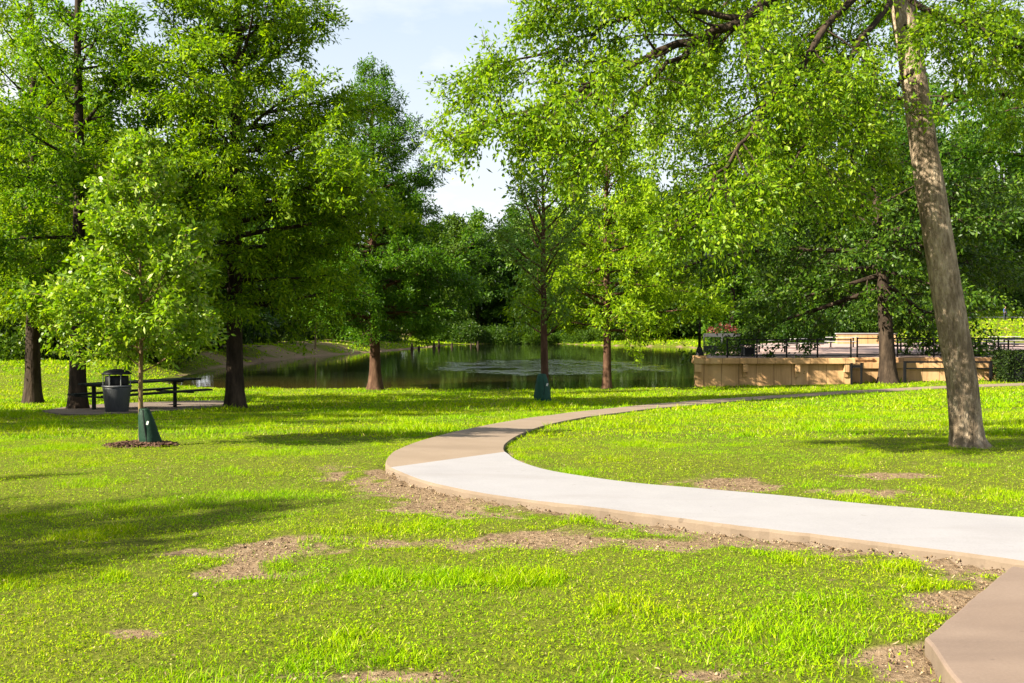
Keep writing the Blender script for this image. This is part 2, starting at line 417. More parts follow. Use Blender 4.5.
def ribbon(name, A, B, mat, edge, top):
    n = len(A); W = 7
    u = np.linspace(0, 1, W)
    P = A[:, None, :] * (1 - u)[None, :, None] + B[:, None, :] * u[None, :, None]
    zA = terrain(A[:, 0], A[:, 1]) + top; zB = terrain(B[:, 0], B[:, 1]) + top * .6
    Z = zA[:, None] * (1 - u) + zB[:, None] * u
    g = terrain(P[..., 0].ravel(), P[..., 1].ravel()).reshape(n, W) + .02
    Z = np.maximum(Z, g)
    # top edge a little inside, rounded shoulder and sides
    cols = []
    dirn = (B - A); dirn = dirn / np.linalg.norm(dirn, axis=1)[:, None]
    side = lambda Q, s, z, dz: np.concatenate([Q + dirn * s, (z + dz)[:, None]], 1)
    jr = np.random.default_rng(6); ja = jr.normal(0, .006, n)[:, None]; jz = -np.abs(jr.normal(0, .004, n))
    cols.append(side(A, -.012 + ja, Z[:, 0], -.22)); cols.append(side(A, -.010 + ja, Z[:, 0] + jz, -.02)); cols.append(side(A, .008 + np.abs(ja), Z[:, 0] , 0))
    for k in range(1, W - 1): cols.append(np.concatenate([P[:, k], Z[:, k][:, None]], 1))
    cols.append(side(B, -.012, Z[:, -1], 0)); cols.append(side(B, .010, Z[:, -1], -.02)); cols.append(side(B, .012, Z[:, -1], -.22))
    C = np.stack(cols, 1); m = C.shape[1]
    idx = np.arange(n * m).reshape(n, m)
    Fq = np.stack([idx[:-1, :-1], idx[1:, :-1], idx[1:, 1:], idx[:-1, 1:]], -1).reshape(-1, 4)
    me = np_mesh(name, C.reshape(-1, 3), Fq[:, ::-1])
    o = link(name, me, mat); me.materials.append(edge)
    mi = np.zeros((n - 1, m - 1), np.int32); mi[:, :2] = 1; mi[:, -2:] = 1  # shoulders share the darkened side colour, which mutes a sunlit rim line
    me.polygons.foreach_set('material_index', mi.ravel())
    me.polygons.foreach_set('use_smooth', np.zeros(len(me.polygons), bool))
    # end caps
    bm = bmesh.new(); bm.from_mesh(me); bm.verts.ensure_lookup_table()
    bm.faces.new([bm.verts[i] for i in idx[0]]); bm.faces.new([bm.verts[i] for i in idx[-1][::-1]])
    bmesh.ops.recalc_face_normals(bm, faces=bm.faces)
    bm.to_mesh(me); bm.free()
    struct(o); return o
ribbon('path', OUT[:SEAM + 1], INN[:SEAM + 1], M['path_white'], M['path_edge'], TOP)
ribbon('path', OUT[SEAM:] , INN[SEAM:], M['path_tan'], M['path_edge'], TOP - .006)
bm = bmesh.new(); rj_ = random.Random(9); SL2 = []
for i in range(len(SLAB)):
    (x0, y0), (x1, y1) = SLAB[i], SLAB[(i + 1) % len(SLAB)]; n_ = max(1, int(math.hypot(x1 - x0, y1 - y0) / .09))
    for k in range(n_):
        t_ = k / n_; SL2.append((x0 + (x1 - x0) * t_ + rj_.gauss(0, .0035), y0 + (y1 - y0) * t_ + rj_.gauss(0, .0035)))
lo = [bm.verts.new((x, y, -.2)) for x, y in SL2]; hi = [bm.verts.new((x, y, TOP)) for x, y in SL2]
top_f = bm.faces.new(hi)
for i in range(len(SL2)):
    f = bm.faces.new((lo[i], lo[(i + 1) % len(SL2)], hi[(i + 1) % len(SL2)], hi[i])); f.material_index = 1
bmesh.ops.recalc_face_normals(bm, faces=bm.faces)
bmesh.ops.bevel(bm, geom=list(top_f.edges), offset=.014, segments=2, affect='EDGES', profile=.5)
me = bpy.data.meshes.new('path'); bm.to_mesh(me); bm.free()
o = struct(link('path', me, M['path_pink'])); me.materials.append(M['path_edge'])

# ------------------------------------------------------------------ soil mask
def W(px, py): return tuple(hit(px, py)[:2])
OUTN = [tuple(p) for p in OUT[16:13 * 8 - 3:2]]; INNN = [tuple(p) for p in INN[16:14 * 8:2]]
BARE = [(W(278, 548), .95, .42, .95), (W(225, 572), .6, .3, .75), (W(122, 634), .19, .16, 1.1), (W(195, 595), .35, .18, .5),
        (W(450, 508), .75, .55, .95), (W(525, 538), .7, .42, 1.1), (W(398, 488), .22, .3, .9), (W(650, 545), 1.3, .32, .9),
        (W(720, 484), .75, .35, .95), (W(760, 484), .4, .2, .8), (W(868, 475), .65, .30, .9), (W(860, 492), .5, .25, .8), (W(915, 560), .55, .3, .9),
        (W(925, 665), .33, .42, 1.15), (W(370, 676), .4, .09, .7), (W(700, 678), .3, .12, .6), (W(955, 600), .4, .35, .75), (W(800, 575), .6, .3, .65), (W(1010, 520), .5, .2, .7)]
MULCH_C = W(141, 446)
PADPX = [(42, 412), (75, 407), (140, 403.5), (222, 401.5), (232, 405), (205, 409), (150, 412.5), (95, 415.5), (58, 415)]
PAD = [W(a, b) for a, b in PADPX]
def soil(x, y):
    s = np.zeros(np.shape(x))
    n = fbm(x * 2.3, y * 2.3, 7, 4); n2 = fbm(x * .9, y * .9, 12, 3)
    for (cx, cy), rx, ry, k in BARE:
        q = ((x - cx) / rx) ** 2 + ((y - cy) / ry) ** 2
        s = np.maximum(s, k * np.exp(-q * .9))
    d1 = poly_dist(x, y, OUTN, False); d2 = poly_dist(x, y, INNN, False)
    s = np.maximum(s, 1.15 * np.exp(-(d1 / .30) ** 2)); s = np.maximum(s, .66 * np.exp(-(d1 / .8) ** 2))
    s = np.maximum(s, .85 * np.exp(-(d2 / .10) ** 2))
    ds = poly_dist(x, y, SLAB); s = np.maximum(s, .9 * np.exp(-(ds / .13) ** 2))
    s = s + ((n - .5) * 1.5 + (fbm(x * 6.5, y * 6.5, 17, 2) - .5) * 1.0) * np.clip(s * 2.2, 0.4, 1) + (n2 - .5) * .7 * (y < 16)
    sd = poly_dist(x, y, POND)
    s = np.maximum(s, .8 * np.exp(-(sd / .5) ** 2) * (y > 60))
    woods = smooth(0, 6, -x - 8 + (y - 62) * -.05) * smooth(66, 76, y)
    s = np.maximum(s, woods * .55 * (fbm(x * .12, y * .3, 9, 3) > .45))
    return np.clip(s, 0, 1.2)

def micro(x, y, sl):
    d = poly_dist(x, y, OUTN, False)
    m = (fbm(x * 3, y * 3, 21, 3) - .5) * .035 - .018 * np.clip(sl, 0, 1)
    m = m + np.clip(sl, 0, 1) * (fbm(x * 11, y * 11, 23, 3) - .5) * .045
    return m + np.exp(-(d / .16) ** 2) * (.006 + .075 * np.clip(fbm(x * 4, y * 4, 25, 3) - .33, 0, 1))
# ------------------------------------------------------------------ ground sheet
def axis(segs):
    out = []
    for a, b, st in segs: out += list(np.arange(a, b, st))
    return np.array(out + [segs[-1][1]])
gx = axis([(-700, -160, 30), (-160, -50, 4), (-50, -16, .8), (-16, -7, .3), (-7, 7, .12), (7, 16, .3), (16, 50, .8), (50, 160, 4), (160, 700, 30)])
gy = axis([(-60, 0, 6), (0, 3, .5), (3, 12, .11), (12, 22, .25), (22, 54, .5), (54, 100, 1.0), (100, 200, 2.5), (200, 900, 35)])
X, Y = np.meshgrid(gx, gy); xf, yf = X.ravel(), Y.ravel()
Z = terrain(xf, yf)
S = soil(xf, yf)
inpath = in_poly(xf, yf, PATH_POLY) | in_poly(xf, yf, SLAB)
Z = Z + np.where((yf < 25) & ~inpath, micro(xf, yf, S), 0)
Z = np.where(inpath, np.minimum(Z, terrain(xf, yf) - .05), Z)
idx = np.arange(len(xf)).reshape(len(gy), len(gx))
Fq = np.stack([idx[:-1, :-1], idx[:-1, 1:], idx[1:, 1:], idx[1:, :-1]], -1).reshape(-1, 4)
me = np_mesh('ground', np.stack([xf, yf, Z], 1), Fq)
a = me.attributes.new('soil', 'FLOAT', 'POINT'); a.data.foreach_set('value', S.astype(np.float32))
struct(link('ground', me, M['ground'], None, True))

# water sheet
wx = np.linspace(-60, 45, 30); wy = np.linspace(45.5, 165, 40)
X, Y = np.meshgrid(wx, wy)
idx = np.arange(X.size).reshape(X.shape)
Fq = np.stack([idx[:-1, :-1], idx[:-1, 1:], idx[1:, 1:], idx[1:, :-1]], -1).reshape(-1, 4)
struct(link('water', np_mesh('water', np.stack([X.ravel(), Y.ravel(), np.full(X.size, WATER)], 1), Fq), M['water']))

# ------------------------------------------------------------------ grass
rg = np.random.default_rng(5)
TREES_XY = []          # (x, y, r) no grass here
def grass_zone(y0, y1, dens, h0, w0, marg=1.5, seg=1):
    # uniform over the wedge seen from the path, wider at both sides
    hw = lambda y: .60 * y + marg + 1.0
    n = int(dens * (y1 - y0) * (hw(y0) + hw(y1)))
    y = rg.uniform(y0, y1, int(n * 1.6)); keep = rg.uniform(0, hw(y1), len(y)) < hw(y); y = y[keep][:n]
    x = rg.uniform(-1, 1, len(y)) * hw(y)
    ok = ~in_poly(x, y, PATH_POLY) & ~in_poly(x, y, SLAB) & ~in_poly(x, y, POND) & ~in_poly(x, y, PAD) & ~in_poly(x, y, PLAZA)
    x, y = x[ok], y[ok]
    s = soil(x, y) + (fbm(x * 6, y * 6, 33, 2) - .5) * .5
    tuft = fbm(x * 1.6, y * 1.6, 41, 3); fine = fbm(x * 7, y * 7, 51, 2)
    pr = np.clip(1.12 - s * 1.75, .03, 1) * np.clip(-.15 + 2.0 * fine, .12, 1)
    ok = rg.uniform(0, 1, len(x)) < pr
    mq = ((x - MULCH_C[0]) / .48) ** 2 + ((y - MULCH_C[1]) / .4) ** 2; ok &= mq > 1
    x, y, tuft, s = x[ok], y[ok], tuft[ok], s[ok]
    k = len(x)
    lush = smooth(.55, .75, tuft)
    gx_, gy_ = W(790, 640)
    lush = np.maximum(lush, .9 * np.exp(-(((x - gx_) / .55) ** 2 + ((y - gy_) / .4) ** 2)))
    gx_, gy_ = W(420, 530); lush = np.maximum(lush, .6 * np.exp(-(((x - gx_) / .5) ** 2 + ((y - gy_) / .3) ** 2)))
    h = h0 * (.55 + .9 * rg.random(k) ** 1.5) * (1 + 1.3 * lush)
    broad = rg.random(k) < .45 * (1 - .7 * lush)
    w = w0 * rg.uniform(.7, 1.3, k) * np.where(broad, 2.3, 1); h = np.where(broad, h * .5, h)
    ang = rg.uniform(0, 2 * np.pi, k); la = rg.uniform(0, 2 * np.pi, k); lean = h * np.where(broad, rg.uniform(.6, 1.9, k), rg.uniform(.15, 1.1, k))
    z = terrain(x, y) - .012
    if y0 < 25: z = z + (fbm(x * 3, y * 3, 21, 3) - .5) * .035 - .018 * np.clip(soil(x, y), 0, 1)
    b = np.stack([x, y, z], 1)
    sv = np.stack([np.cos(ang), np.sin(ang), np.zeros(k)], 1) * (w / 2)[:, None]
    lv = np.stack([np.cos(la), np.sin(la), np.zeros(k)], 1) * lean[:, None]
    up = np.stack([np.zeros(k), np.zeros(k), h], 1)
    if seg == 2:
        mid = b + up * .62 + lv * .35
        V = np.stack([b - sv, b + sv, mid - sv * .8, mid + sv * .8, b + up + lv], 1).reshape(-1, 3)
        i = np.arange(k)[:, None] * 5
        Fc = np.concatenate([i + np.array([0, 1, 3]), i + np.array([0, 3, 2]), i + np.array([2, 3, 4])], 0)
    else:
        V = np.stack([b - sv, b + sv, b + up + lv], 1).reshape(-1, 3)
        Fc = np.arange(k * 3).reshape(-1, 3)
    return V, Fc
def weeds(y0, y1, dens, r0):
    hw = lambda y: .56 * y + 1.2
    n = int(dens * (y1 - y0) * (hw(y0) + hw(y1)))
    y = rg.uniform(y0, y1, n); x = rg.uniform(-1, 1, n) * hw(y)
    ok = ~in_poly(x, y, PATH_POLY) & ~in_poly(x, y, SLAB) & (fbm(x * 9, y * 9, 71, 2) + .35 * fbm(x * 1.3, y * 1.3, 72, 2) > .58) & (soil(x, y) + .5 * (fbm(x * 6, y * 6, 33, 2) - .5) < .6)
    ok &= ((x - MULCH_C[0]) / .48) ** 2 + ((y - MULCH_C[1]) / .4) ** 2 > 1
    x, y = x[ok], y[ok]; k = len(x)
    z = terrain(x, y) + (fbm(x * 3, y * 3, 21, 3) - .5) * .035 + rg.uniform(.004, .030, k)
    a = rg.uniform(0, 2 * np.pi, k); l = r0 * rg.uniform(.6, 1.4, k); tl = rg.uniform(-.1, .9, k)
    d = np.stack([np.cos(a) * np.cos(tl), np.sin(a) * np.cos(tl), np.sin(tl)], 1); q = np.stack([-np.sin(a), np.cos(a), rg.normal(0, .3, k)], 1)
    b = np.stack([x, y, z], 1); w = l * rg.uniform(.18, .42, k)
    V = np.stack([b - q * w[:, None] * .35, b + q * w[:, None] * .35, b + d * (l * .6)[:, None] - q * w[:, None], b + d * (l * .6)[:, None] + q * w[:, None], b + d * l[:, None] * 1.1], 1).reshape(-1, 3)
    i = np.arange(k)[:, None] * 5
    return V, np.concatenate([i + np.array([0, 1, 3]), i + np.array([0, 3, 2]), i + np.array([2, 3, 4])], 0)
parts = [weeds(3.4, 8, 3000, .0105), weeds(8, 15, 1200, .012), grass_zone(3.4, 8.5, 7600, .025, .0052, 1.2, 2), grass_zone(8.5, 15, 4600, .024, .0062, 1.5), grass_zone(15, 27, 700, .045, .017, 2.0), grass_zone(27, 50, 170, .06, .04, 3), grass_zone(50, 85, 45, .09, .09, 3), grass_zone(85, 175, 7, .16, .24, 3)]
VV, FF, off = [], [], 0
for V, Fc in parts:
    VV.append(V); FF.append(Fc + off); off += len(V)
g = link('grass', np_mesh('grass', np.concatenate(VV), np.concatenate(FF)), M['grass'])
g['kind'] = 'stuff'; g['label'] = 'short sunlit lawn grass with weedy tufts'; g['category'] = 'grass'
del VV, FF, parts

# soil clods and leaf litter on the bare ground
def clods():
    y = rg.uniform(3.6, 14, 130000); x = rg.uniform(-1, 1, len(y)) * (.56 * y + 1)
    ok = ~in_poly(x, y, PATH_POLY) & ~in_poly(x, y, SLAB)
    x, y = x[ok], y[ok]; s = soil(x, y)
    ok = rg.random(len(x)) < np.clip((s - .42) * 1.1, 0, .75); x, y = x[ok], y[ok]
    k = len(x); r = np.minimum(np.exp(rg.normal(-5.2, .45, k)), .014)
    oc = np.array([[1, 0, 0], [0, 1, 0], [-1, 0, 0], [0, -1, 0], [0, 0, .8], [0, 0, -.8]], float)
    V = oc[None] * r[:, None, None] * rg.uniform(.6, 1.35, (k, 6, 1))
    a = rg.uniform(0, 6.28, k); c, s_ = np.cos(a)[:, None], np.sin(a)[:, None]
    V = np.stack([V[..., 0] * c - V[..., 1] * s_, V[..., 0] * s_ + V[..., 1] * c, V[..., 2]], -1)
    z = terrain(x, y) + micro(x, y, s[ok])
    V += np.stack([x, y, z + r * .3], 1)[:, None]
    t = np.array([[0, 1, 4], [1, 2, 4], [2, 3, 4], [3, 0, 4], [1, 0, 5], [2, 1, 5], [3, 2, 5], [0, 3, 5]])
    Fc = (np.arange(k)[:, None, None] * 6 + t[None]).reshape(-1, 3)
    Vc, Fcc = V.reshape(-1, 3), Fc
    y = rg.uniform(3.5, 12, 75000); x = rg.uniform(-1, 1, len(y)) * (.56 * y + 1)
    ok = ~in_poly(x, y, PATH_POLY) & ~in_poly(x, y, SLAB); x, y = x[ok], y[ok]; s = soil(x, y)
    ok = rg.random(len(x)) < np.clip(.06 + s, 0, 1) * np.clip(3.2 * fbm(x * 2.2, y * 2.2, 91, 3) - 1.1, 0, 1); x, y, s = x[ok], y[ok], s[ok]; k = len(x)
    a = rg.uniform(0, 6.28, k); l = rg.uniform(.012, .042, k) / 2; wv = rg.uniform(.0015, .0045, k)
    c = np.stack([x, y, terrain(x, y) + micro(x, y, s) + rg.uniform(.003, .02, k)], 1)
    ux = np.stack([np.cos(a), np.sin(a), rg.normal(0, .25, k)], 1) * l[:, None]; uy = np.stack([-np.sin(a), np.cos(a), rg.normal(0, .5, k)], 1) * wv[:, None]
    LV = np.stack([c - ux, c + uy, c + ux, c - ux - uy * .6], 1).reshape(-1, 3); i = np.arange(k)[:, None] * 4 + len(Vc)
    V = np.concatenate([Vc, LV]); Fc = np.concatenate([Fcc, i + np.array([0, 1, 2]), i + np.array([0, 2, 3])])
    m, nt, out = new_mat('soil clods')
    gg = nt.nodes.new('ShaderNodeNewGeometry')
    pbsdf(nt, out, ramp(nt, gg.outputs['Random Per Island'], [(0, (.055, .034, .02)), (.55, (.16, .106, .064)), (.9, (.27, .195, .12)), (1, (.36, .29, .19))]), .95, None, 0, .1)
    o = link('soil_clods', np_mesh('soil_clods', V.reshape(-1, 3), Fc), m); o['kind'] = 'stuff'; o['category'] = 'soil'; o['label'] = 'crumbs of dry brown soil and litter on the bare patches'
clods()

# ------------------------------------------------------------------ trees
UP = np.array([0, 0, 1.0])
def nrm(v): return v / max(np.linalg.norm(v), 1e-9)
def curve(rng, p, d, L, n, bend, wig):
    pts = [np.array(p, float)]; d = nrm(np.array(d, float))
    for i in range(n):
        d = nrm(d + UP * bend / n + rng.normal(0, wig, 3) / math.sqrt(n)); pts.append(pts[-1] + d * L / n)
    return np.array(pts)
def along(pts, t):
    t = min(max(t, 0), 1) * (len(pts) - 1); i = min(int(t), len(pts) - 2); f = t - i
    return pts[i] * (1 - f) + pts[i + 1] * f, nrm(pts[i + 1] - pts[i])

class Wood:
    def __init__(s): s.V = []; s.F = []; s.n = 0
    def tube(s, pts, rad, n=5):
        pts = np.asarray(pts, float); m = len(pts)
        d = np.gradient(pts, axis=0); d /= np.maximum(np.linalg.norm(d, axis=1), 1e-9)[:, None]
        ref = np.array([1., 0, 0]) if abs(d[0][2]) > .7 else UP
        u = np.cross(d, ref); u /= np.linalg.norm(u, axis=1)[:, None]; v = np.cross(d, u)
        a = np.arange(n) * 2 * np.pi / n
        ring = pts[:, None] + (u[:, None] * np.cos(a)[None, :, None] + v[:, None] * np.sin(a)[None, :, None]) * np.asarray(rad)[:, None, None]
        idx = np.arange(m * n).reshape(m, n) + s.n; nx = np.roll(idx, -1, 1)
        s.V.append(ring.reshape(-1, 3)); s.F.append(np.stack([idx[:-1], nx[:-1], nx[1:], idx[1:]], -1).reshape(-1, 4)); s.n += m * n
    def build(s, name, mat, parent):
        return link(name, np_mesh(name, np.concatenate(s.V), np.concatenate(s.F)), mat, parent, True)

def leaves(rng, P, D, k, LT, L, Wd, spread, droop, flat):
    """P, D: twig bases and directions; k leaves on each"""
    P = np.repeat(np.array(P), k, 0); D = np.repeat(np.array(D), k, 0); n = len(P)
    u = rng.random(n)[:, None]
    c = P + D * u * LT + rng.normal(0, spread, (n, 3))
    c[:, 2] -= droop * LT * (u[:, 0] ** 2) * .8
    a = D * .55 + rng.normal(0, .55, (n, 3)); a[:, 2] -= droop
    a /= np.linalg.norm(a, axis=1)[:, None]
    nn = rng.normal(0, 1, (n, 3)) * (1 - flat) + UP * flat * rng.choice([1, 1, 1, -1], n)[:, None]
    b = np.cross(a, nn); b /= np.maximum(np.linalg.norm(b, axis=1), 1e-6)[:, None]
    l = L * np.clip(np.exp(rng.normal(-.05, .34, n)), .4, 1.7)[:, None]; w = Wd * rng.uniform(.65, 1.25, n)[:, None]
    nrmv = np.cross(b, a)
    V = np.stack([c, c + a * l * .45 + b * w / 2 + nrmv * w * .18, c + a * l, c + a * l * .45 - b * w / 2 + nrmv * w * .18], 1)
    return V.reshape(-1, 3), np.arange(n * 4).reshape(n, 4)

def limb_foliage(rng, wood, twP, twD, pts, r0, L, sub_n, sub_len, up, wig, s0, tw_step, plan=0.75, side=5, twig=0.0, st=.22):
    """side branches and twig points for one limb"""
    m = len(pts)
    wood.tube(pts, r0 * (1 - np.linspace(0, 1, m) * .88), side)
    for j in range(sub_n):
        s = s0 + (1 - s0) * (j + rng.random()) / sub_n
        p, d = along(pts, s)
        side_v = np.cross(d, UP); side_v = nrm(side_v + 1e-6)
        sg = 1 if j % 2 else -1
        dd = nrm(d * rng.uniform(.35, .8) + side_v * sg * rng.uniform(.5, 1) * plan + UP * rng.normal(up, .22) + rng.normal(0, .15, 3))
        ls = sub_len * (1.05 - .6 * s) * rng.uniform(.6, 1.25)
        q = curve(rng, p, dd, ls, 4, up * .4, wig)
        wood.tube(q, r0 * .32 * (1 - np.linspace(0, 1, 5) * .85) * (1.1 - .6 * s), 3)
        nt_ = max(2, int(ls / tw_step))
        for t in range(nt_):
            pp, d2 = along(q, st + (1 - st) * (t + .3 + .6 * rng.random()) / nt_)
            td = nrm(d2 + rng.normal(0, .55, 3)); twP.append(pp); twD.append(td)
            if twig: wood.tube([pp, pp + td * twig * .5, pp + td * twig - UP * twig * .18], [.005, .0035, .0018], 3)
    for t in range(max(2, int(L * .35 / tw_step))):
        pp, d2 = along(pts, .7 + .3 * rng.random()); twP.append(pp); twD.append(nrm(d2 + rng.normal(0, .5, 3)))

ENV = {'pyramid': lambda t: max(.14, (1 - t) ** .62) * (.75 + .25 * min(1, t / .15)),
       'cone': lambda t: max(.10, (1 - t) ** .75) * (1 - .35 * math.exp(-(t / .07) ** 2)),
       'dome': lambda t: math.sqrt(max(.03, 1 - ((t - .38) / .64) ** 2)),
       'oval': lambda t: max(.16, math.sin(math.pi * min(1, max(0, (.13 + .84 * t)))) ** .75)}

def tree(kind, base, H, Rr, cb, r0, env, nl, bark, leafmat, seed, el=(0, .9), sub=9, sub_len=.5, up=.0, bend=.1, tw=.3, k=6, LT=.3, L=.12, Wd=.05, spread=.06, droop=.3, flat=.4,
         lean=(0, 0), asym=0.0, vary=(.72, 1.12), flare=1.55, wig=.18, open_=1.0, tr_n=9, forks=0):
    rng = np.random.default_rng(seed)
    root = empty(kind, base)
    wood = Wood(); twP, twD = [], []
    tn = 12; tt = np.linspace(0, 1, tn)
    tp = np.stack([lean[0] * tt ** 1.3 + .02 * H * (np.cumsum(rng.normal(0, .18, tn)) * tt), lean[1] * tt ** 1.3 + .02 * H * (np.cumsum(rng.normal(0, .18, tn)) * tt), H * tt - .1 * (tt == 0)], 1)
    # extra rings low down so that the root flare is round
    low = np.array([.0, .006, .015, .03, .06]); lp = np.stack([np.interp(low, tt, tp[:, i]) for i in range(3)], 1)
    pts = np.concatenate([lp, tp[1:]]); ta = np.concatenate([low, tt[1:]])
    rad = r0 * ((1 - ta) ** .85 * .93 + .05) * (1 + (flare - 1) * np.exp(-ta * H / .38))
    wood.tube(pts, rad, tr_n)
    for i in range(nl):
        f = (i + rng.random() * .8) / nl
        h = cb / H + (1 - cb / H) * .98 * f ** 1.0
        p, d = along(tp, h)
        az = i * 2.399 + rng.normal(0, .3)
        Ll = Rr * ENV[env](f) * rng.uniform(*vary) * (1 + asym * math.sin(az) - (.3 * asym if abs(math.sin(az)) < .4 else 0))
        e = el[0] + (el[1] - el[0]) * f + rng.normal(0, .12)
        dd = np.array([math.cos(az) * math.cos(e), math.sin(az) * math.cos(e), math.sin(e)])
        q = curve(rng, p, dd, Ll, 6, bend, wig)
        limb_foliage(rng, wood, twP, twD, q, max(.018 if r0 > .1 else .006, min(r0 * .36, .022 * Ll + .012) * (1 - .3 * f)), Ll, max(3, int(sub * Ll / Rr + 1.5)), sub_len * Ll + .15, up, wig, .10, tw, twig=LT if r0 < .1 else 0)
    V, Fc = leaves(rng, twP, twD, k, LT, L, Wd, spread, droop, flat)
    wood.build('trunk', M[bark], root)
    link('crown', np_mesh('crown', V, Fc), M[leafmat], root)
    return root

def base_at(px, py): 
    p = hit(px, py); return p
# cypresses on the left lawn
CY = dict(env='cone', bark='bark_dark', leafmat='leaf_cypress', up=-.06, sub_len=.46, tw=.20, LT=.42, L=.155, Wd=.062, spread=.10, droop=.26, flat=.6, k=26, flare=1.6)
tag(tree('cypress_tree', base_at(33, 403), 16.5, 4.3, 2.7, .27, seed=11, nl=50, el=(-.1, .9), sub=13, **CY), 'tall feathery cypress leftmost on the lawn with bare straight lower trunk', 'tree')
tag(tree('cypress_tree', base_at(78, 410), 15.5, 3.6, 3.0, .235, seed=12, nl=46, el=(-.08, .9), sub=13, **CY), 'cypress with dark trunk rising beside the left end of the picnic table', 'tree')
tag(tree('cypress_tree', base_at(235, 408), 17.5, 5.2, 3.0, .265, seed=13, nl=92, el=(-.12, .8), sub=17, **CY), 'tall cypress with thick trunk to the right of the picnic table', 'tree')
tag(tree('cypress_tree', base_at(375, 390), 15.4, 5.6, 2.9, .28, seed=14, nl=92, el=(-.08, .65), sub=17, **{**CY, 'bark': 'bark_red', 'leafmat': 'leaf_mid', 'flare': 2.0}), 'dark cone shaped cypress with flared trunk at the near edge of the pond', 'tree')
# young tree with the watering bag
yb = base_at(141, 446)
tag(tree('young_tree', yb, 4.2, 1.3, 1.0, .036, 'pyramid', 36, 'bark_young', 'leaf_young', 21, el=(.15, .95), sub=9, sub_len=.5, up=.12, bend=.25, tw=.085, k=21, LT=.18, L=.078, Wd=.044, spread=.05, droop=.3, flat=.25, flare=1.2, vary=(.5, 1.25)), 'small young tree with glossy leaves and green watering bag at its foot', 'tree')
# trees at the pond
tag(tree('young_tree', base_at(545, 401), 10.2, 2.35, 2.2, .155, 'oval', 36, 'bark_red', 'leaf_grey', 22, el=(.35, 1.1), sub=9, sub_len=.5, up=.1, bend=.3, tw=.2, k=9, LT=.3, L=.16, Wd=.065, spread=.09, droop=.1, flat=.3, flare=1.35), 'sparse grey green tree with teal watering bag at its foot by the pond', 'tree')
tag(tree('cypress_tree', base_at(607, 388.5), 14.6, 5.5, 2.7, .215, 'cone', 66, 'bark_red', 'leaf_fresh', 23, el=(.0, .8), sub=14, sub_len=.46, up=.02, tw=.22, k=14, LT=.42, L=.21, Wd=.085, spread=.10, droop=.25, flat=.55, flare=1.5), 'bright green conical tree at the pond edge with slender visible trunk', 'tree')
tag(tree('shade_tree', base_at(888, 383), 13.5, 9.6, 4.4, .43, 'dome', 36, 'bark_dark', 'leaf_shade', 24, el=(-.30, 1.0), sub=20, sub_len=.44, up=-.06, bend=-.14, tw=.3, k=17, LT=.5, L=.22, Wd=.12, spread=.17, droop=.45, flat=.3, flare=1.6, wig=.22, asym=.75, lean=(-.4, 1.6)), 'broad dark shade tree standing in front of the tan terrace wall', 'tree')

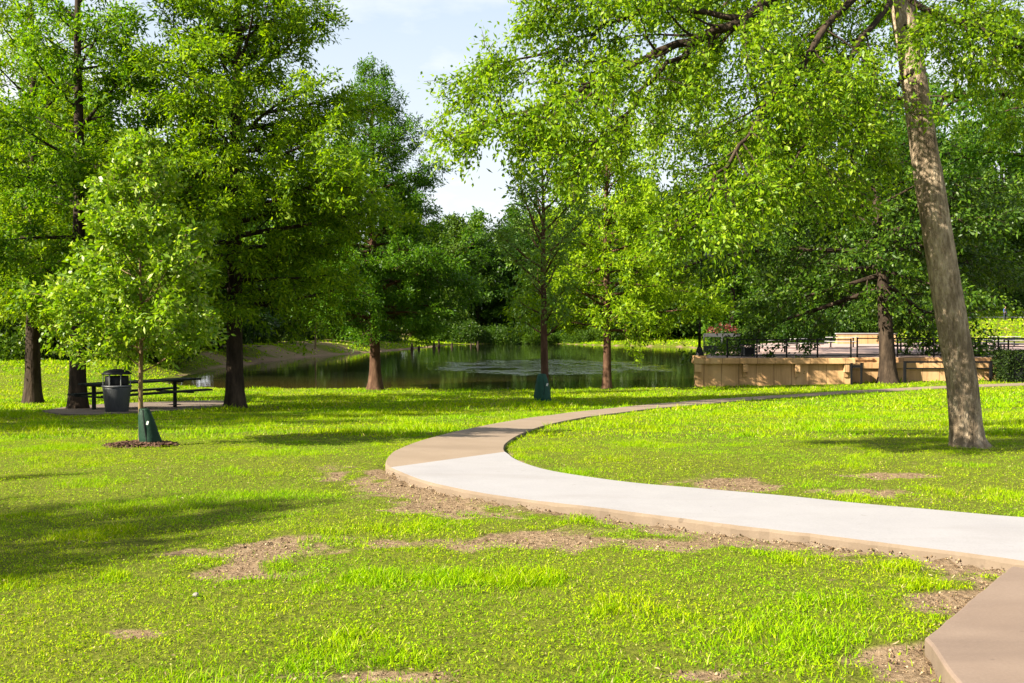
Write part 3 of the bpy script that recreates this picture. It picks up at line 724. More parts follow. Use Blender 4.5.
# the leaning tree in the foreground, every big limb laid out by hand
def leaning_tree():
    rng = np.random.default_rng(31)
    d0 = hit(970, 447).y
    base = hit(970, 447)
    root = empty('leaning_tree', base)
    b = np.array(base)
    loc = lambda px, py, d: np.array(at_depth(px, py, d)) - b
    cl = [(970, 452, 0), (969, 446, 0), (968, 440, 0), (966, 425, 0), (962, 380, 0), (955, 340, 0), (948, 300, 0), (940, 250, 0), (932, 200, 0), (924, 150, .05), (917, 100, .1), (909, 45, .15), (901, 0, .2), (893, -45, .25), (882, -100, .3), (866, -170, .4), (850, -250, .6), (840, -330, .8)]
    wr = [27, 22, 19, 17.3, 16.5, 16.5, 16.3, 16, 15.8, 15, 14.3, 14, 13.8, 13, 11.5, 9, 7, 4]
    pts = np.array([loc(x, y, d0 + dd) for x, y, dd in cl])
    mm = d0 / F
    # densify and roughen the outline
    NR = 240; t = np.linspace(0, len(pts) - 1, NR); tp = np.stack([np.interp(t, range(len(pts)), pts[:, i]) for i in range(3)], 1)
    tr = np.interp(t, range(len(wr)), wr) * mm * .89
    wood = Wood()
    n = 56
    wood.tube(tp, tr, n)
    ring = wood.V[0].reshape(NR, n, 3); cen = tp[:, None]
    ang = np.arange(n) * 2 * np.pi / n
    bumpy = 1 + .05 * (fbm(np.cos(ang)[None] * 2 + 5 + 0 * t[:, None], t[:, None] * .28 + np.sin(ang)[None] * 2, 3, 3) - .5) * 2 + .13 * np.exp(-t[:, None] / 1.2) * np.cos(ang * 5 + 1)[None] + .07 * (fbm(np.cos(ang)[None] * 7 + 9 + 0 * t[:, None], t[:, None] * 1.3 + np.sin(ang)[None] * 7, 8, 4) - .5) + .12 * (np.abs(fbm(np.cos(ang)[None] * 3 + 9 + 0 * t[:, None], t[:, None] * .8 + np.sin(ang)[None] * 3, 14, 2) - .5) < .03) * -.25
    wood.V[0] = (cen + (ring - cen) * bumpy[..., None]).reshape(-1, 3)
    wood.build('trunk', M['bark'], root)
    limbs = [  # px, py, depth
        ([(886, -75, 13.2), (810, -25, 12.6), (740, 18, 12.1), (690, 42, 11.9), (630, 66, 11.7), (575, 92, 11.5), (520, 112, 11.4), (478, 128, 11.3)], 9.0, 30, 1.25),
        ([(690, 42, 11.9), (640, 95, 11.6), (600, 135, 11.3), (575, 172, 11.2)], 3.6, 12, .9),
        ([(740, 18, 12.1), (660, 10, 12.3), (590, 30, 12.6), (520, 60, 12.9), (475, 85, 13.0)], 4.5, 18, 1.15),
        ([(880, -105, 13.2), (770, -85, 12.6), (670, -45, 12.3), (590, -8, 12.2), (545, 12, 12.1)], 6.5, 22, 1.1),
        ([(893, -40, 13.2), (840, 10, 12.2), (790, 75, 11.6), (745, 135, 11.2), (712, 190, 11.0), (700, 225, 10.9)], 6.0, 26, 1.0),
        ([(897, -20, 13.1), (860, 40, 12.3), (830, 100, 11.9), (800, 150, 11.6), (775, 190, 11.4)], 5.0, 20, .95),
        ([(912, 70, 13.0), (885, 95, 12.6), (862, 125, 12.3), (848, 165, 12.1), (842, 200, 12.0)], 3.0, 14, .6),
        ([(897, -20, 13.1), (935, 15, 12.5), (985, 30, 12.1), (1040, 55, 12.0), (1090, 95, 11.9)], 5.0, 22, 1.0),
        ([(905, 25, 13.1), (925, 40, 12.6), (950, 50, 12.3), (975, 72, 12.2)], 2.4, 9, .5),
        ([(882, -100, 13.3), (800, -70, 14.2), (730, 0, 14.9), (680, 70, 15.4), (660, 130, 15.6)], 6.0, 24, 1.2),
        ([(870, -150, 13.4), (780, -90, 15), (745, 20, 16.2), (760, 110, 16.6), (800, 170, 16.6)], 5.5, 24, 1.2),
        ([(882, -100, 13.3), (850, -40, 14.2), (820, 10, 15), (790, 50, 15.6)], 3.5, 16, 1.0),
        ([(893, -45, 13.2), (872, -10, 14.5), (850, 30, 15.5), (830, 80, 16)], 3.5, 16, 1.0),
        ([(893, -45, 13.2), (930, -20, 14.2), (970, 20, 15), (1010, 80, 15.5), (1040, 130, 15.8)], 3.5, 18, 1.0),
        ([(886, -75, 13.2), (820, -40, 12.8), (760, -15, 12.9), (700, 10, 13.2)], 3.5, 16, 1.0),
        ([(866, -170, 13.4), (930, -200, 14.5), (1000, -160, 15.5), (1060, -80, 16)], 5.5, 20, 1.3),
        ([(866, -170, 13.4), (760, -230, 14), (640, -220, 14.3), (560, -160, 14.2)], 5.5, 20, 1.4),
        ([(850, -250, 13.6), (800, -380, 14.2), (720, -440, 14.6)], 5.0, 14, 1.4), ([(850, -250, 13.6), (930, -360, 13.2), (1010, -400, 13)], 5.0, 14, 1.4),
        ([(866, -170, 13.4), (850, -200, 11.5), (820, -160, 10.0), (790, -110, 9.2)], 4.5, 16, 1.1),
        ([(840, -330, 13.8), (830, -430, 13.8), (835, -520, 13.9)], 4.0, 12, 1.2)]
    P, D = [], []
    for li, (lp, r, ns, sl) in enumerate(limbs):
        q = np.array([loc(*p) for p in lp]); q = catmull(q, 4); q[1:-1] += rng.normal(0, .035, q[1:-1].shape)
        w = Wood()
        LL = np.linalg.norm(np.diff(q, axis=0), axis=1).sum()
        limb_foliage(rng, w, P, D, q, r * mm * .68, LL, int(ns * 1.5), sl * 1.1, -.13, .30, .22 if li not in (6,) else .35, .10, 1.0, 7, .30, .35)
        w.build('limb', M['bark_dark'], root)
    V, Fc = leaves(rng, P, D, 31, .32, .064, .033, .075, .32, .25)
    link('crown', np_mesh('crown', V, Fc), M['leaf_lime'], root)
    tag(root, 'leaning tree with pale bare trunk in the right foreground and overhanging leafy limbs', 'tree')
leaning_tree()

# the oak off to the right whose dark limb reaches in behind the leaning trunk
def side_oak():
    rng = np.random.default_rng(37)
    base = Vector((17.5, 24.0, tz(17.5, 24.0))); b = np.array(base); root = empty('oak_tree', base)
    loc = lambda px, py, d: np.array(at_depth(px, py, d)) - b
    wood = Wood()
    tp = np.array([[0, 0, -.2], [0, 0, .3], [-.05, 0, 1.5], [-.15, .05, 3.0], [-.3, .1, 5.0], [-.2, .2, 7.5], [0, .3, 10.5]])
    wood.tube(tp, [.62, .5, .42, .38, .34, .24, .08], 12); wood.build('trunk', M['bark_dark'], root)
    P, D = [], []
    limbs = [([tuple(tp[4]), loc(1130, 125, 23.6), loc(1050, 108, 23.2), loc(1000, 92, 23), loc(965, 94, 22.8), loc(930, 104, 22.6), loc(880, 98, 22.4), loc(830, 112, 22.2)], .17, 26, 1.5),
             ([tuple(tp[4]), loc(1100, 60, 24), loc(1020, 40, 24), loc(950, 20, 24), loc(880, 10, 24)], .15, 22, 1.7),
             ([tuple(tp[3]), loc(1120, 170, 24), loc(1060, 165, 24), loc(1000, 155, 23.8), loc(955, 160, 23.6)], .10, 18, 1.3),
             ([tuple(tp[5]), loc(1120, -60, 24.5), loc(1020, -50, 25), loc(920, -40, 25)], .13, 22, 1.8),
             ([tuple(tp[5]), (-3, 3, 8.5), (-6, 5, 8)], .12, 16, 1.6), ([tuple(tp[5]), (2, -3, 9), (4, -5, 9.2)], .12, 16, 1.6), ([tuple(tp[5]), (3, 2, 9), (6, 3, 9)], .12, 16, 1.6), ([tuple(tp[4]), (2, 3, 6), (5, 6, 6.3)], .12, 16, 1.6)]
    for lp, r, ns, sl in limbs:
        q = catmull(np.array([np.array(p) for p in lp]), 4); q[1:-1] += rng.normal(0, .05, q[1:-1].shape)
        w = Wood(); LL = np.linalg.norm(np.diff(q, axis=0), axis=1).sum()
        limb_foliage(rng, w, P, D, q, r, LL, ns, sl, -.05, .25, .2, .22, 1.0, 6); w.build('limb', M['bark_dark'], root)
    V, Fc = leaves(rng, P, D, 20, .4, .14, .07, .13, .4, .25)
    link('crown', np_mesh('crown', V, Fc), M['leaf_mid'], root)
    tag(root, 'spreading oak at the right edge with a dark limb behind the leaning trunk', 'tree')
side_oak()

# trees left of the view that shade the lawn (copies of kinds already built, turned)
def shade_copy(src, x, y, rz, sc_, label, sz=None):
    c = copy_tree(src); c.location = (x, y, tz(x, y)); c.rotation_euler = (0, 0, rz); c.scale = (sc_, sc_, sz or sc_)
    c['label'] = label; return c

# woodland behind the pond: three grown kinds, then copies
WOOD_LABELS = {'left': 'woodland tree crowded in the dark wood behind the left lawn', 'far': 'woodland tree standing in the dense wood on the far pond shore', 'right': 'woodland tree in the row behind the terrace on the right'}
def wood_proto(seed, env, H, Rr, mat, cb):
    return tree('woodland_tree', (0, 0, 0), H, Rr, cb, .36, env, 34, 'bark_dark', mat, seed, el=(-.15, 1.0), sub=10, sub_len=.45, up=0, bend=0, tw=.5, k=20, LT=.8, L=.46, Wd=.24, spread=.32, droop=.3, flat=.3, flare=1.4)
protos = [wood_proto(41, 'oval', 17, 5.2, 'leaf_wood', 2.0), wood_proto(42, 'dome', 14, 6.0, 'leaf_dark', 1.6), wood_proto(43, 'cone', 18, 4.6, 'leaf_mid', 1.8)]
spots = []
rw = random.Random(3)
for px in range(-120, 170, 34): spots.append((px + rw.uniform(-8, 8), rw.uniform(64, 70), 'left', rw.uniform(.8, 1.0)))
for px in range(-140, 210, 40): spots.append((px + rw.uniform(-8, 8), rw.uniform(78, 92), 'left', rw.uniform(.95, 1.15)))
spots += [(218, 84, 'left', 1.0), (262, 104, 'left', .9), (300, 118, 'left', .9), (345, 128, 'left', .85), (275, 125, 'left', 1.0), (330, 145, 'left', 1.0), (390, 150, 'left', 1.0)]
for px in range(395, 760, 27): spots.append((px + rw.uniform(-8, 8), rw.uniform(172, 186), 'far', rw.uniform(1.1, 1.35) * (.95 if 430 < px < 490 else 1.15)))
for px in range(400, 780, 38): spots.append((px + rw.uniform(-10, 10), rw.uniform(196, 215), 'far', rw.uniform(1.3, 1.6) * (.85 if 430 < px < 500 else 1.0)))
for px in range(740, 1180, 40): spots.append((px + rw.uniform(-8, 8), rw.uniform(112, 128) if px < 930 else rw.uniform(150, 165), 'right', rw.uniform(.9, 1.1)))
for px in range(760, 1200, 60): spots.append((px + rw.uniform(-10, 10), rw.uniform(140, 190), 'right', rw.uniform(1.1, 1.4)))
spots += [(640, 168, 'far', 1.5), (668, 160, 'far', 1.35), (690, 172, 'far', 1.7), (722, 165, 'far', 1.6), (752, 172, 'far', 1.6), (625, 190, 'far', 1.6)]
spots += [(930, 140, 'right', 1.5), (965, 150, 'right', 1.6), (1000, 158, 'right', 1.7), (1035, 160, 'right', 1.7), (890, 130, 'right', 1.4), (1080, 150, 'right', 1.6)]
used = [0, 0, 0]
for i, (px, d, where, s) in enumerate(spots):
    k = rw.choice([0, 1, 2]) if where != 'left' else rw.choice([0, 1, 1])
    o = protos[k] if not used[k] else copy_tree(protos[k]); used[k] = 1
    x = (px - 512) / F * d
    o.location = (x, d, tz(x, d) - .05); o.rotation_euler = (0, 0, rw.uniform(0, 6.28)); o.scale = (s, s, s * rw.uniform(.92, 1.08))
    tag(o, WOOD_LABELS[where], 'tree', {'left': 'trees of the wood on the left', 'far': 'trees on the far pond shore', 'right': 'trees behind the terrace'}[where])

# shrubs closing the wood's foot
def shrub_mesh(rng, name, rx, ry, rz, n, L, Wd):
    v = rng.normal(0, 1, (n, 3)); v /= np.linalg.norm(v, axis=1)[:, None]; v[:, 2] = np.abs(v[:, 2])
    r = rng.random(n) ** .4; lump = .75 + .5 * fbm(v[:, 0] * 2 + 3, v[:, 1] * 2 + v[:, 2] * 2, 61, 3)
    P = v * (r * lump)[:, None] * np.array([rx, ry, rz])
    return leaves(rng, P, v, 3, .25, L, Wd, .1, .15, .2)
rs = np.random.default_rng(77)
def shrub(name, loc, rx, ry, rz, n, L, Wd, mat):
    root = empty(name, loc); V, Fc = shrub_mesh(rs, 'foliage', rx, ry, rz, n, L, Wd); V[:, 2] += .1
    link('foliage', np_mesh('foliage', V, Fc), M[mat], root)
    w = Wood()
    for i in range(5):
        a = i * 1.3; w.tube([[0, 0, -.1], [math.cos(a) * rx * .3, math.sin(a) * ry * .3, rz * .35], [math.cos(a) * rx * .6, math.sin(a) * ry * .6, rz * .7]], [.04, .03, .01], 4)
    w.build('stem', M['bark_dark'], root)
    return root
sp = shrub('shrub', (0, 0, 0), 2.6, 2.2, 2.6, 2600, .26, .13, 'leaf_dark'); sp2 = shrub('shrub', (0, 0, 0), 2.4, 2.0, 1.9, 2400, .22, .11, 'leaf_wood')
first = [1, 1]
sspots = [(px + rw.uniform(-8, 8), rw.uniform(63.5, 68), 'left', rw.uniform(.9, 1.4)) for px in range(-90, 170, 26)]
sspots += [(px + rw.uniform(-8, 8), 96 + (px - 240) * .28 + rw.uniform(2, 8), 'left', rw.uniform(.7, 1.2)) for px in range(235, 400, 22)]
sspots += [(px + rw.uniform(-8, 8), rw.uniform(166, 172), 'far', rw.uniform(.9, 1.6)) for px in range(430, 720, 19)]
sspots += [(px + rw.uniform(-8, 8), rw.uniform(106, 114) if px < 930 else 146, 'right', rw.uniform(.9, 1.3)) for px in range(745, 1060, 30)]
SL = {'left': 'bush under the dark wood behind the left bank of the pond', 'far': 'bush along the grassy far shore of the pond', 'right': 'bush behind the terrace on the right'}
for px, d, where, s in sspots:
    k = rw.choice([0, 1]); src = (sp, sp2)[k]
    o = src if first[k] else copy_tree(src); first[k] = 0
    x = (px - 512) / F * d; o.location = (x, d, tz(x, d) - .1); o.rotation_euler = (0, 0, rw.uniform(0, 6)); o.scale = (s, s, s)
    tag(o, SL[where], 'bush', {'left': 'bushes under the left wood', 'far': 'bushes on the far shore', 'right': 'bushes behind the terrace'}[where])
f = shrub('flowering_shrub', (0, 0, 0), .9, .8, 1.5, 500, .16, .10, 'leaf_dark'); x = (722 - 512) / F * 62; f.location = (x, 62, -.06)
pv = rs.normal(0, 1, (70, 3)); pv /= np.linalg.norm(pv, axis=1)[:, None]; pv[:, 2] = abs(pv[:, 2])
V, Fc = leaves(rs, pv * np.array([.8, .7, .45]) + np.array([0, 0, 1.15]), pv, 3, .12, .14, .10, .05, 0, .1)
link('blossom', np_mesh('blossom', V, Fc), M['petal'], f); tag(f, 'shrub with reddish blossom on the terrace beside the lamp post', 'shrub')

# ------------------------------------------------------------------ watering bags, mulch, pad
def watering_bag(loc, h, w, mat, label, skew=.35):
    root = empty('watering_bag', loc)
    mb = MB(); prof = [(.50, 0), (.54, .03), (.52, .2), (.45, .5), (.36, .8), (.27, .97), (.22, 1.0)]
    n = 20; rings = []
    for r, z in prof:
        rg_ = []
        for k in range(n):
            a = 2 * math.pi * k / n; wr = 1 + .06 * math.sin(a * 4 + z * 5) + .04 * math.sin(a * 7 - z * 9)
            rg_.append(mb.bm.verts.new((math.cos(a) * r * w * wr + (1 - z) * w * skew, math.sin(a) * r * w * .8 * wr, z * h)))
        rings.append(rg_)
    for i in range(len(rings) - 1):
        for k in range(n): mb.bm.faces.new((rings[i][k], rings[i][(k + 1) % n], rings[i + 1][(k + 1) % n], rings[i + 1][k]))
    mb.bm.faces.new(rings[0][::-1]); mb.bm.faces.new(rings[-1])
    mb.build('bag_body', mat, root, True)
    t = MB(); t.box((w * .32, -w * .38, h * .62), (w * .10, .008, h * .10), Matrix.Rotation(.3, 4, 'Y')); t.build('tag', M['tag_pale'], root)
    z = MB(); z.tube([(w * skew * .9, -w * .44, h * .06), (w * .17, -w * .37, h * .5), (w * .02, -w * .2, h * .97)], .008, 6); z.build('zip', M['black_metal'], root)
    return tag(root, label, 'watering bag')
watering_bag(yb + Vector((.05, -.02, .02)), .50, .27, M['bag'], 'dark green watering bag zipped round the small young tree on its mulch ring')
b2 = base_at(545, 401); watering_bag(b2 + Vector((-.12, -.18, 0)), 1.0, .58, M['bag_teal'], 'teal watering bag round the foot of the grey green tree by the pond', .05)

def mound(name, center, rx, ry, hgt, mat, n=1500, chips=True):
    rngm = np.random.default_rng(8); P = []
    nr, na = 8, 40
    for i in range(nr + 1):
        for k in range(na):
            a = 2 * math.pi * k / na; r = i / nr * (1 + .12 * math.sin(a * 3 + 1) + .08 * math.sin(a * 7))
            x, y = center[0] + math.cos(a) * rx * r, center[1] + math.sin(a) * ry * r
            P.append((x, y, tz(x, y) + hgt * (1 - (i / nr) ** 2) + .012 + rngm.normal(0, .006) - (.04 if i == nr else 0)))
    idx = np.arange((nr + 1) * na).reshape(nr + 1, na); nx = np.roll(idx, -1, 1)
    Fq = np.stack([idx[:-1], nx[:-1], nx[1:], idx[1:]], -1).reshape(-1, 4)
    V = np.array(P)
    q = rngm.uniform(-1, 1, (n, 2)); q = q[(q ** 2).sum(1) < 1]
    cx, cy = center[0] + q[:, 0] * rx, center[1] + q[:, 1] * ry
    cz = terrain(cx, cy) + hgt * (1 - (q ** 2).sum(1)) + .022
    a = rngm.uniform(0, 6.28, len(q)); l = rngm.uniform(.012, .035, len(q)); wv = l * rngm.uniform(.25, .5, len(q))
    ux = np.stack([np.cos(a), np.sin(a), rngm.normal(0, .35, len(q))], 1); uy = np.stack([-np.sin(a), np.cos(a), rngm.normal(0, .35, len(q))], 1)
    c = np.stack([cx, cy, cz], 1)
    CV = np.stack([c - ux * l[:, None] - uy * wv[:, None], c + ux * l[:, None] - uy * wv[:, None], c + ux * l[:, None] + uy * wv[:, None], c - ux * l[:, None] + uy * wv[:, None]], 1).reshape(-1, 3)
    CF = np.arange(len(CV)).reshape(-1, 4) + len(V)
    o = link(name, np_mesh(name, np.concatenate([V, CV]), np.concatenate([Fq, CF])), mat); o['kind'] = 'stuff'; return o
o = mound('mulch', MULCH_C, .50, .42, .04, M['mulch'], 2600); o['label'] = 'red brown wood mulch round the small young tree'; o['category'] = 'mulch'

bm = bmesh.new(); pv = catmull(PAD + PAD[:1], 5)[:-1]
c0 = bm.verts.new((np.mean(pv[:, 0]), np.mean(pv[:, 1]), tz(np.mean(pv[:, 0]), np.mean(pv[:, 1])) + .05))
ring = [bm.verts.new((x, y, tz(x, y) + .04)) for x, y in pv]; low_ = [bm.verts.new((x, y, tz(x, y) - .1)) for x, y in pv]
for i in range(len(ring)):
    j = (i + 1) % len(ring); bm.faces.new((c0, ring[i], ring[j])); bm.faces.new((ring[i], low_[i], low_[j], ring[j]))
bmesh.ops.recalc_face_normals(bm, faces=bm.faces); me = bpy.data.meshes.new('gravel_pad'); bm.to_mesh(me); bm.free()
struct(link('gravel_pad', me, M['gravel_pad']))

# ------------------------------------------------------------------ picnic table and bin on the pad
def picnic_table(loc, rz, Lt, legs_x, top_mat, leg_mat, label, group=None):
    root = empty('picnic_table', loc, rz)
    t = MB()
    for y in (-.30, -.10, .10, .30): t.box((0, y, .745), (Lt, .185, .05), None, .008)
    t.build('table_top', top_mat, root)
    for s in (-1, 1):
        b = MB()
        for y in (.64, .80): b.box((0, s * y, .445), (Lt, .145, .05), None, .008)
        b.build('seat', top_mat, root)
    for x in legs_x:
        l = MB(); l.tube([(x, 0, -.2), (x, 0, .70)], .055, 10); l.box((x, 0, .70), (.09, .66, .045)); l.bar((x, -.78, .40), (x, .78, .40), .07, .05); l.box((x, 0, .012), (.24, .24, .02)); l.build('leg', leg_mat, root)
    if label: tag(root, label, 'picnic table', group)
    return root
pa = hit(94, 411); pb = at_depth(175, 405.5, pa.y * 1.085); dv = pb - pa; mid = (pa + pb) / 2
mid += dv.normalized() * .22
picnic_table((mid.x, mid.y, mid.z), math.atan2(dv.y, dv.x), dv.length + .85, (-dv.length / 2 - .22, dv.length / 2 - .22), M['table_dark'], M['table_dark'], 'long dark picnic table on two posts on the gravel pad behind the small tree')

def bin_(loc):
    root = empty('litter_bin', loc)
    s = 1.0
    b = MB(); b.lathe([(.27, 0), (.285, .02), (.30, .05), (.365, .66), (.365, .70)], 28); b.build('body', M['bin_grey'], root, True)
    r = MB(); r.lathe([(.375, .70), (.39, .71), (.39, .745), (.375, .755)], 28); r.build('rim', M['grey_metal'], root, True)
    l = MB(); l.lathe([(.30, .74), (.31, .80), (.31, .99), (.30, 1.0)], 24); l.build('liner', M['black_metal'], root, True)
    for a in (-2.7, -1.75, -.9, .5, 1.6): 
        m_ = MB(); m_.bar((.345 * math.cos(a), .345 * math.sin(a), .75), (.345 * math.cos(a), .345 * math.sin(a), 1.06), .06 if a == -1.75 else .035, .012); m_.build('strap', M['white_metal'], root)
    c = MB(); c.lathe([(.385, 1.05), (.39, 1.07), (.30, 1.14), (.12, 1.19), (.02, 1.2)], 28); c.build('lid', M['black_metal'], root, True)
    p = MB(); p.box((-.16, -.30, .01), (.35, .22, .03), None, .01); p.build('foot_plate', M['white_metal'], root)
    return tag(root, 'grey tapered litter bin with a domed lid beside the picnic table', 'litter bin')
bp = hit(117, 413.5); bin_((bp.x, bp.y, bp.z + .02)).scale = (.93, .93, .93)

# ------------------------------------------------------------------ terrace
TZ = -.06
m = MB()
bm = bmesh.new()
inset = PLAZA
a_ = [bm.verts.new((x, y, TZ)) for x, y in inset]; b_ = [bm.verts.new((x, y, -.5)) for x, y in inset]
bm.faces.new(a_)
for i in range(len(a_)): bm.faces.new((b_[i], b_[(i + 1) % len(a_)], a_[(i + 1) % len(a_)], a_[i]))
bmesh.ops.recalc_face_normals(bm, faces=bm.faces); me = bpy.data.meshes.new('plaza'); bm.to_mesh(me); bm.free()
struct(link('plaza', me, M['plaza']))
xw = lambda px, d: (px - 512) / F * d
wl, wr_ = xw(695, 50), xw(851, 50)
wall = empty('retaining_wall', (wl, 50, -1.8))
def wbox(name, x0, x1, y0, y1, z0, z1, mat, bev=.015):
    b = MB(); b.box(((x0 + x1) / 2 - wl, (y0 + y1) / 2 - 50, (z0 + z1) / 2 + 1.8), (x1 - x0, y1 - y0, z1 - z0), None, bev); return b.build(name, mat, wall)
wbox('wall_panel', wl, wr_, 49.72, 50.02, -1.9, -.34, M['wall'])
wbox('coping', wl - .15, wr_ + .06, 49.46, 50.1, -.335, -.05, M['wall'], .03)
for px, wd in ((697.5, .34), (745, .26), (797, .24), (846, .24)):
    x = xw(px, 49.7); 
    b = MB(); zt = -.34
    b.box((x - wl, 49.61 - 50, -.55 + 1.8), (wd, .2, .40), None, .01); b.bar((x - wl, 49.66 - 50, -.74 + 1.8), (x - wl, 49.70 - 50, -1.0 + 1.8), wd * .8, .08); b.build('bracket', M['wall'], wall)
wbox('corner_pier', wl - .03, wl + .36, 49.66, 50.05, -1.9, -.345, M['wall'])
b = MB(); b.bar((.14, .06, .68), (3.14, 10, .68), .25, 1.55); b.build('side_panel', M['wall'], wall)
tag(wall, 'tan concrete retaining wall with coping and brackets beside the pond', 'retaining wall')
w2 = empty('retaining_wall', (wr_, 51, -1.8))
def wbox2(name, x0, x1, y0, y1, z0, z1, mat, bev=.015):
    b = MB(); b.box(((x0 + x1) / 2 - wr_, (y0 + y1) / 2 - 51, (z0 + z1) / 2 + 1.8), (x1 - x0, y1 - y0, z1 - z0), None, bev); return b.build(name, mat, w2)
x2 = xw(1075, 51)
wbox2('wall_panel', wr_ + .02, x2, 50.75, 51.0, -1.9, -.62, M['wall'])
wbox2('coping', wr_ + .02, x2, 50.62, 51.05, -.615, -.32, M['wall'], .02)
wbox2('upper_panel', wr_ + .02, x2, 51.05, 51.2, -.8, -.07, M['wall'])
tag(w2, 'lower tan wall with dark top band behind the broad shade tree', 'retaining wall')

def railing(pts, posts_t, z, h, rails, label, mat='black_metal', group=None, pw=.07, rw_=.05):
    a, b = Vector(pts[0]), Vector(pts[1]); root = empty('railing', (a.x, a.y, z)); d = b - a
    for t in posts_t:
        q = d * t; m_ = MB(); m_.box((q.x, q.y, h / 2), (pw, pw, h), None, .006); m_.box((q.x, q.y, h + .012), (pw * 1.3, pw * 1.3, .022)); m_.build('post', M[mat], root)
    for rz_, th in rails:
        m_ = MB(); m_.bar((d.x * posts_t[0], d.y * posts_t[0], rz_), (d.x * posts_t[-1], d.y * posts_t[-1], rz_), rw_, th); m_.build('rail', M[mat], root)
    return tag(root, label, 'railing', group)
railing(((xw(728, 50.1), 50.25), (xw(852, 50.1), 50.25)), [0, .24, .48, .73, 1.0], TZ, .95, [(.92, .05), (.5, .035), (.12, .035)], 'black metal railing along the edge of the tan pond wall')
railing(((xw(858, 51.3), 51.4), (xw(1060, 51.3), 51.4)), [0, .2, .38, .56, .70, .85, 1.0], TZ, 1.0, [(.97, .06), (.55, .04), (.14, .04)], 'black metal railing along the terrace above the lower tan wall')
zz = tz(xw(905, 49.7), 49.7)
railing(((xw(905, 49.7), 49.7), (xw(991, 49.7), 49.7)), [0, .5, 1.0], zz - .05, 1.12, [(1.1, .09), (.78, .06)], 'low black handrail on the lawn in front of the lower tan wall', pw=.12)
railing(((xw(852, 49.4), 49.45), (xw(862, 49.4), 49.45)), [0, 1.0], tz(xw(855, 49.4), 49.4) - .05, 1.1, [(.95, .12)], 'short black gate posts at the end of the tan pond wall', pw=.09)
# grey plank railing beside the lamp post
railing(((xw(704, 57), 57), (xw(740, 57), 57)), [.0, .5, 1.0], TZ, 1.1, [(1.08, .2), (.30, .35)], 'wide grey plank railing at the pond corner of the terrace', 'grey_metal')

# lamp post
def lamp(loc):
    root = empty('lamp_post', loc)
    b = MB(); b.lathe([(.24, 0), (.25, .06), (.20, .12), (.17, .30), (.12, .42), (.085, .5)], 16); b.build('base', M['black_metal'], root, True)
    p = MB(); p.tube([(0, 0, .45), (0.02, 0, 2.5), (.08, 0, 4.6), (.12, 0, 5.1), (.22, 0, 5.38), (.36, 0, 5.45), (.46, 0, 5.36)], [.075, .065, .052, .045, .035, .03, .03], 10); p.build('pole', M['black_metal'], root, True)
    h = MB(); h.lathe([(.03, .62), (.05, .56), (.07, .5), (.17, .40), (.22, .25), (.24, .18), (.22, .17)], 18, (.46, 0, 4.74)); h.build('lamp_shade', M['grey_metal'], root, True)
    g_ = MB(); g_.lathe([(.02, 0), (.12, .03), (.17, .1), (.18, .165)], 18, (.46, 0, 4.74)); g_.build('lamp_globe', M['lamp_glass'], root, True)
    pl = MB(); pl.box((0, 0, -.02), (.6, .6, .12), None, .02); pl.build('plinth', M['wall'], root)
    return tag(root, 'black lamp post with hanging bell lantern at the corner of the tan wall', 'lamp post')
lamp((xw(699.5, 49.9), 49.9, TZ + .09))
# square black bin on the terrace
def square_bin(loc):
    root = empty('litter_bin', loc)
    b = MB(); b.box((0, 0, .25), (.58, .58, .42), None, .02); b.build('body', M['black_metal'], root)
    for sx in (-1, 1):
        for sy in (-1, 1): f_ = MB(); f_.box((sx * .27, sy * .27, .31), (.05, .05, .62)); f_.build('corner_post', M['grey_metal'], root)
    l = MB(); l.box((0, 0, .63), (.66, .66, .05), None, .015); l.build('lid', M['black_metal'], root)
    return tag(root, 'square black litter bin on the terrace behind the tan wall', 'litter bin')
square_bin((xw(750, 51), 51.4, TZ))

# tables on the terrace
tg = 'pale picnic tables on the terrace'
t0 = picnic_table((0, 0, TZ), 0, 2.3, (-.8, .8), M['table_pale'], M['black_metal'], 'x', tg)
tspots = [(772, 60, .1, 'pale picnic table nearest the pond on the terrace, behind the square bin'), (806, 66, .5, 'pale picnic table on the terrace under low leaves left of the shade tree'), (842, 74, -.2, 'pale picnic table far back on the terrace left of the shade trunk'),
          (912, 60, .3, 'pale picnic table on the terrace just right of the shade tree trunk'), (936, 68, -.3, 'pale picnic table on the terrace between shade tree and leaning trunk'),
          (975, 61, .2, 'pale picnic table nearest the railing right of the leaning trunk'), (992, 69, -.15, 'pale picnic table in the second row right of the leaning trunk'), (1018, 64, .35, 'pale picnic table at the right edge of the terrace'), (1004, 78, .0, 'pale picnic table farthest back at the right of the terrace')]
for i, (px, d, rz, lab) in enumerate(tspots):
    o = t0 if i == 0 else copy_tree(t0); o.location = (xw(px, d), d, TZ); o.rotation_euler = (0, 0, rz); tag(o, lab, 'picnic table', tg)
# low back wall of the terrace
bw = empty('low_wall', (xw(866, 88), 88, TZ))
b = MB(); b.box((0, 0, .4), (5.2, .3, .9), None, .02); b.build('wall_panel', M['wall'], bw); b = MB(); b.box((0, 0, .9), (5.4, .42, .10), None, .02); b.build('coping', M['path_white'], bw)
tag(bw, 'low tan wall with pale coping at the back of the terrace', 'low wall')

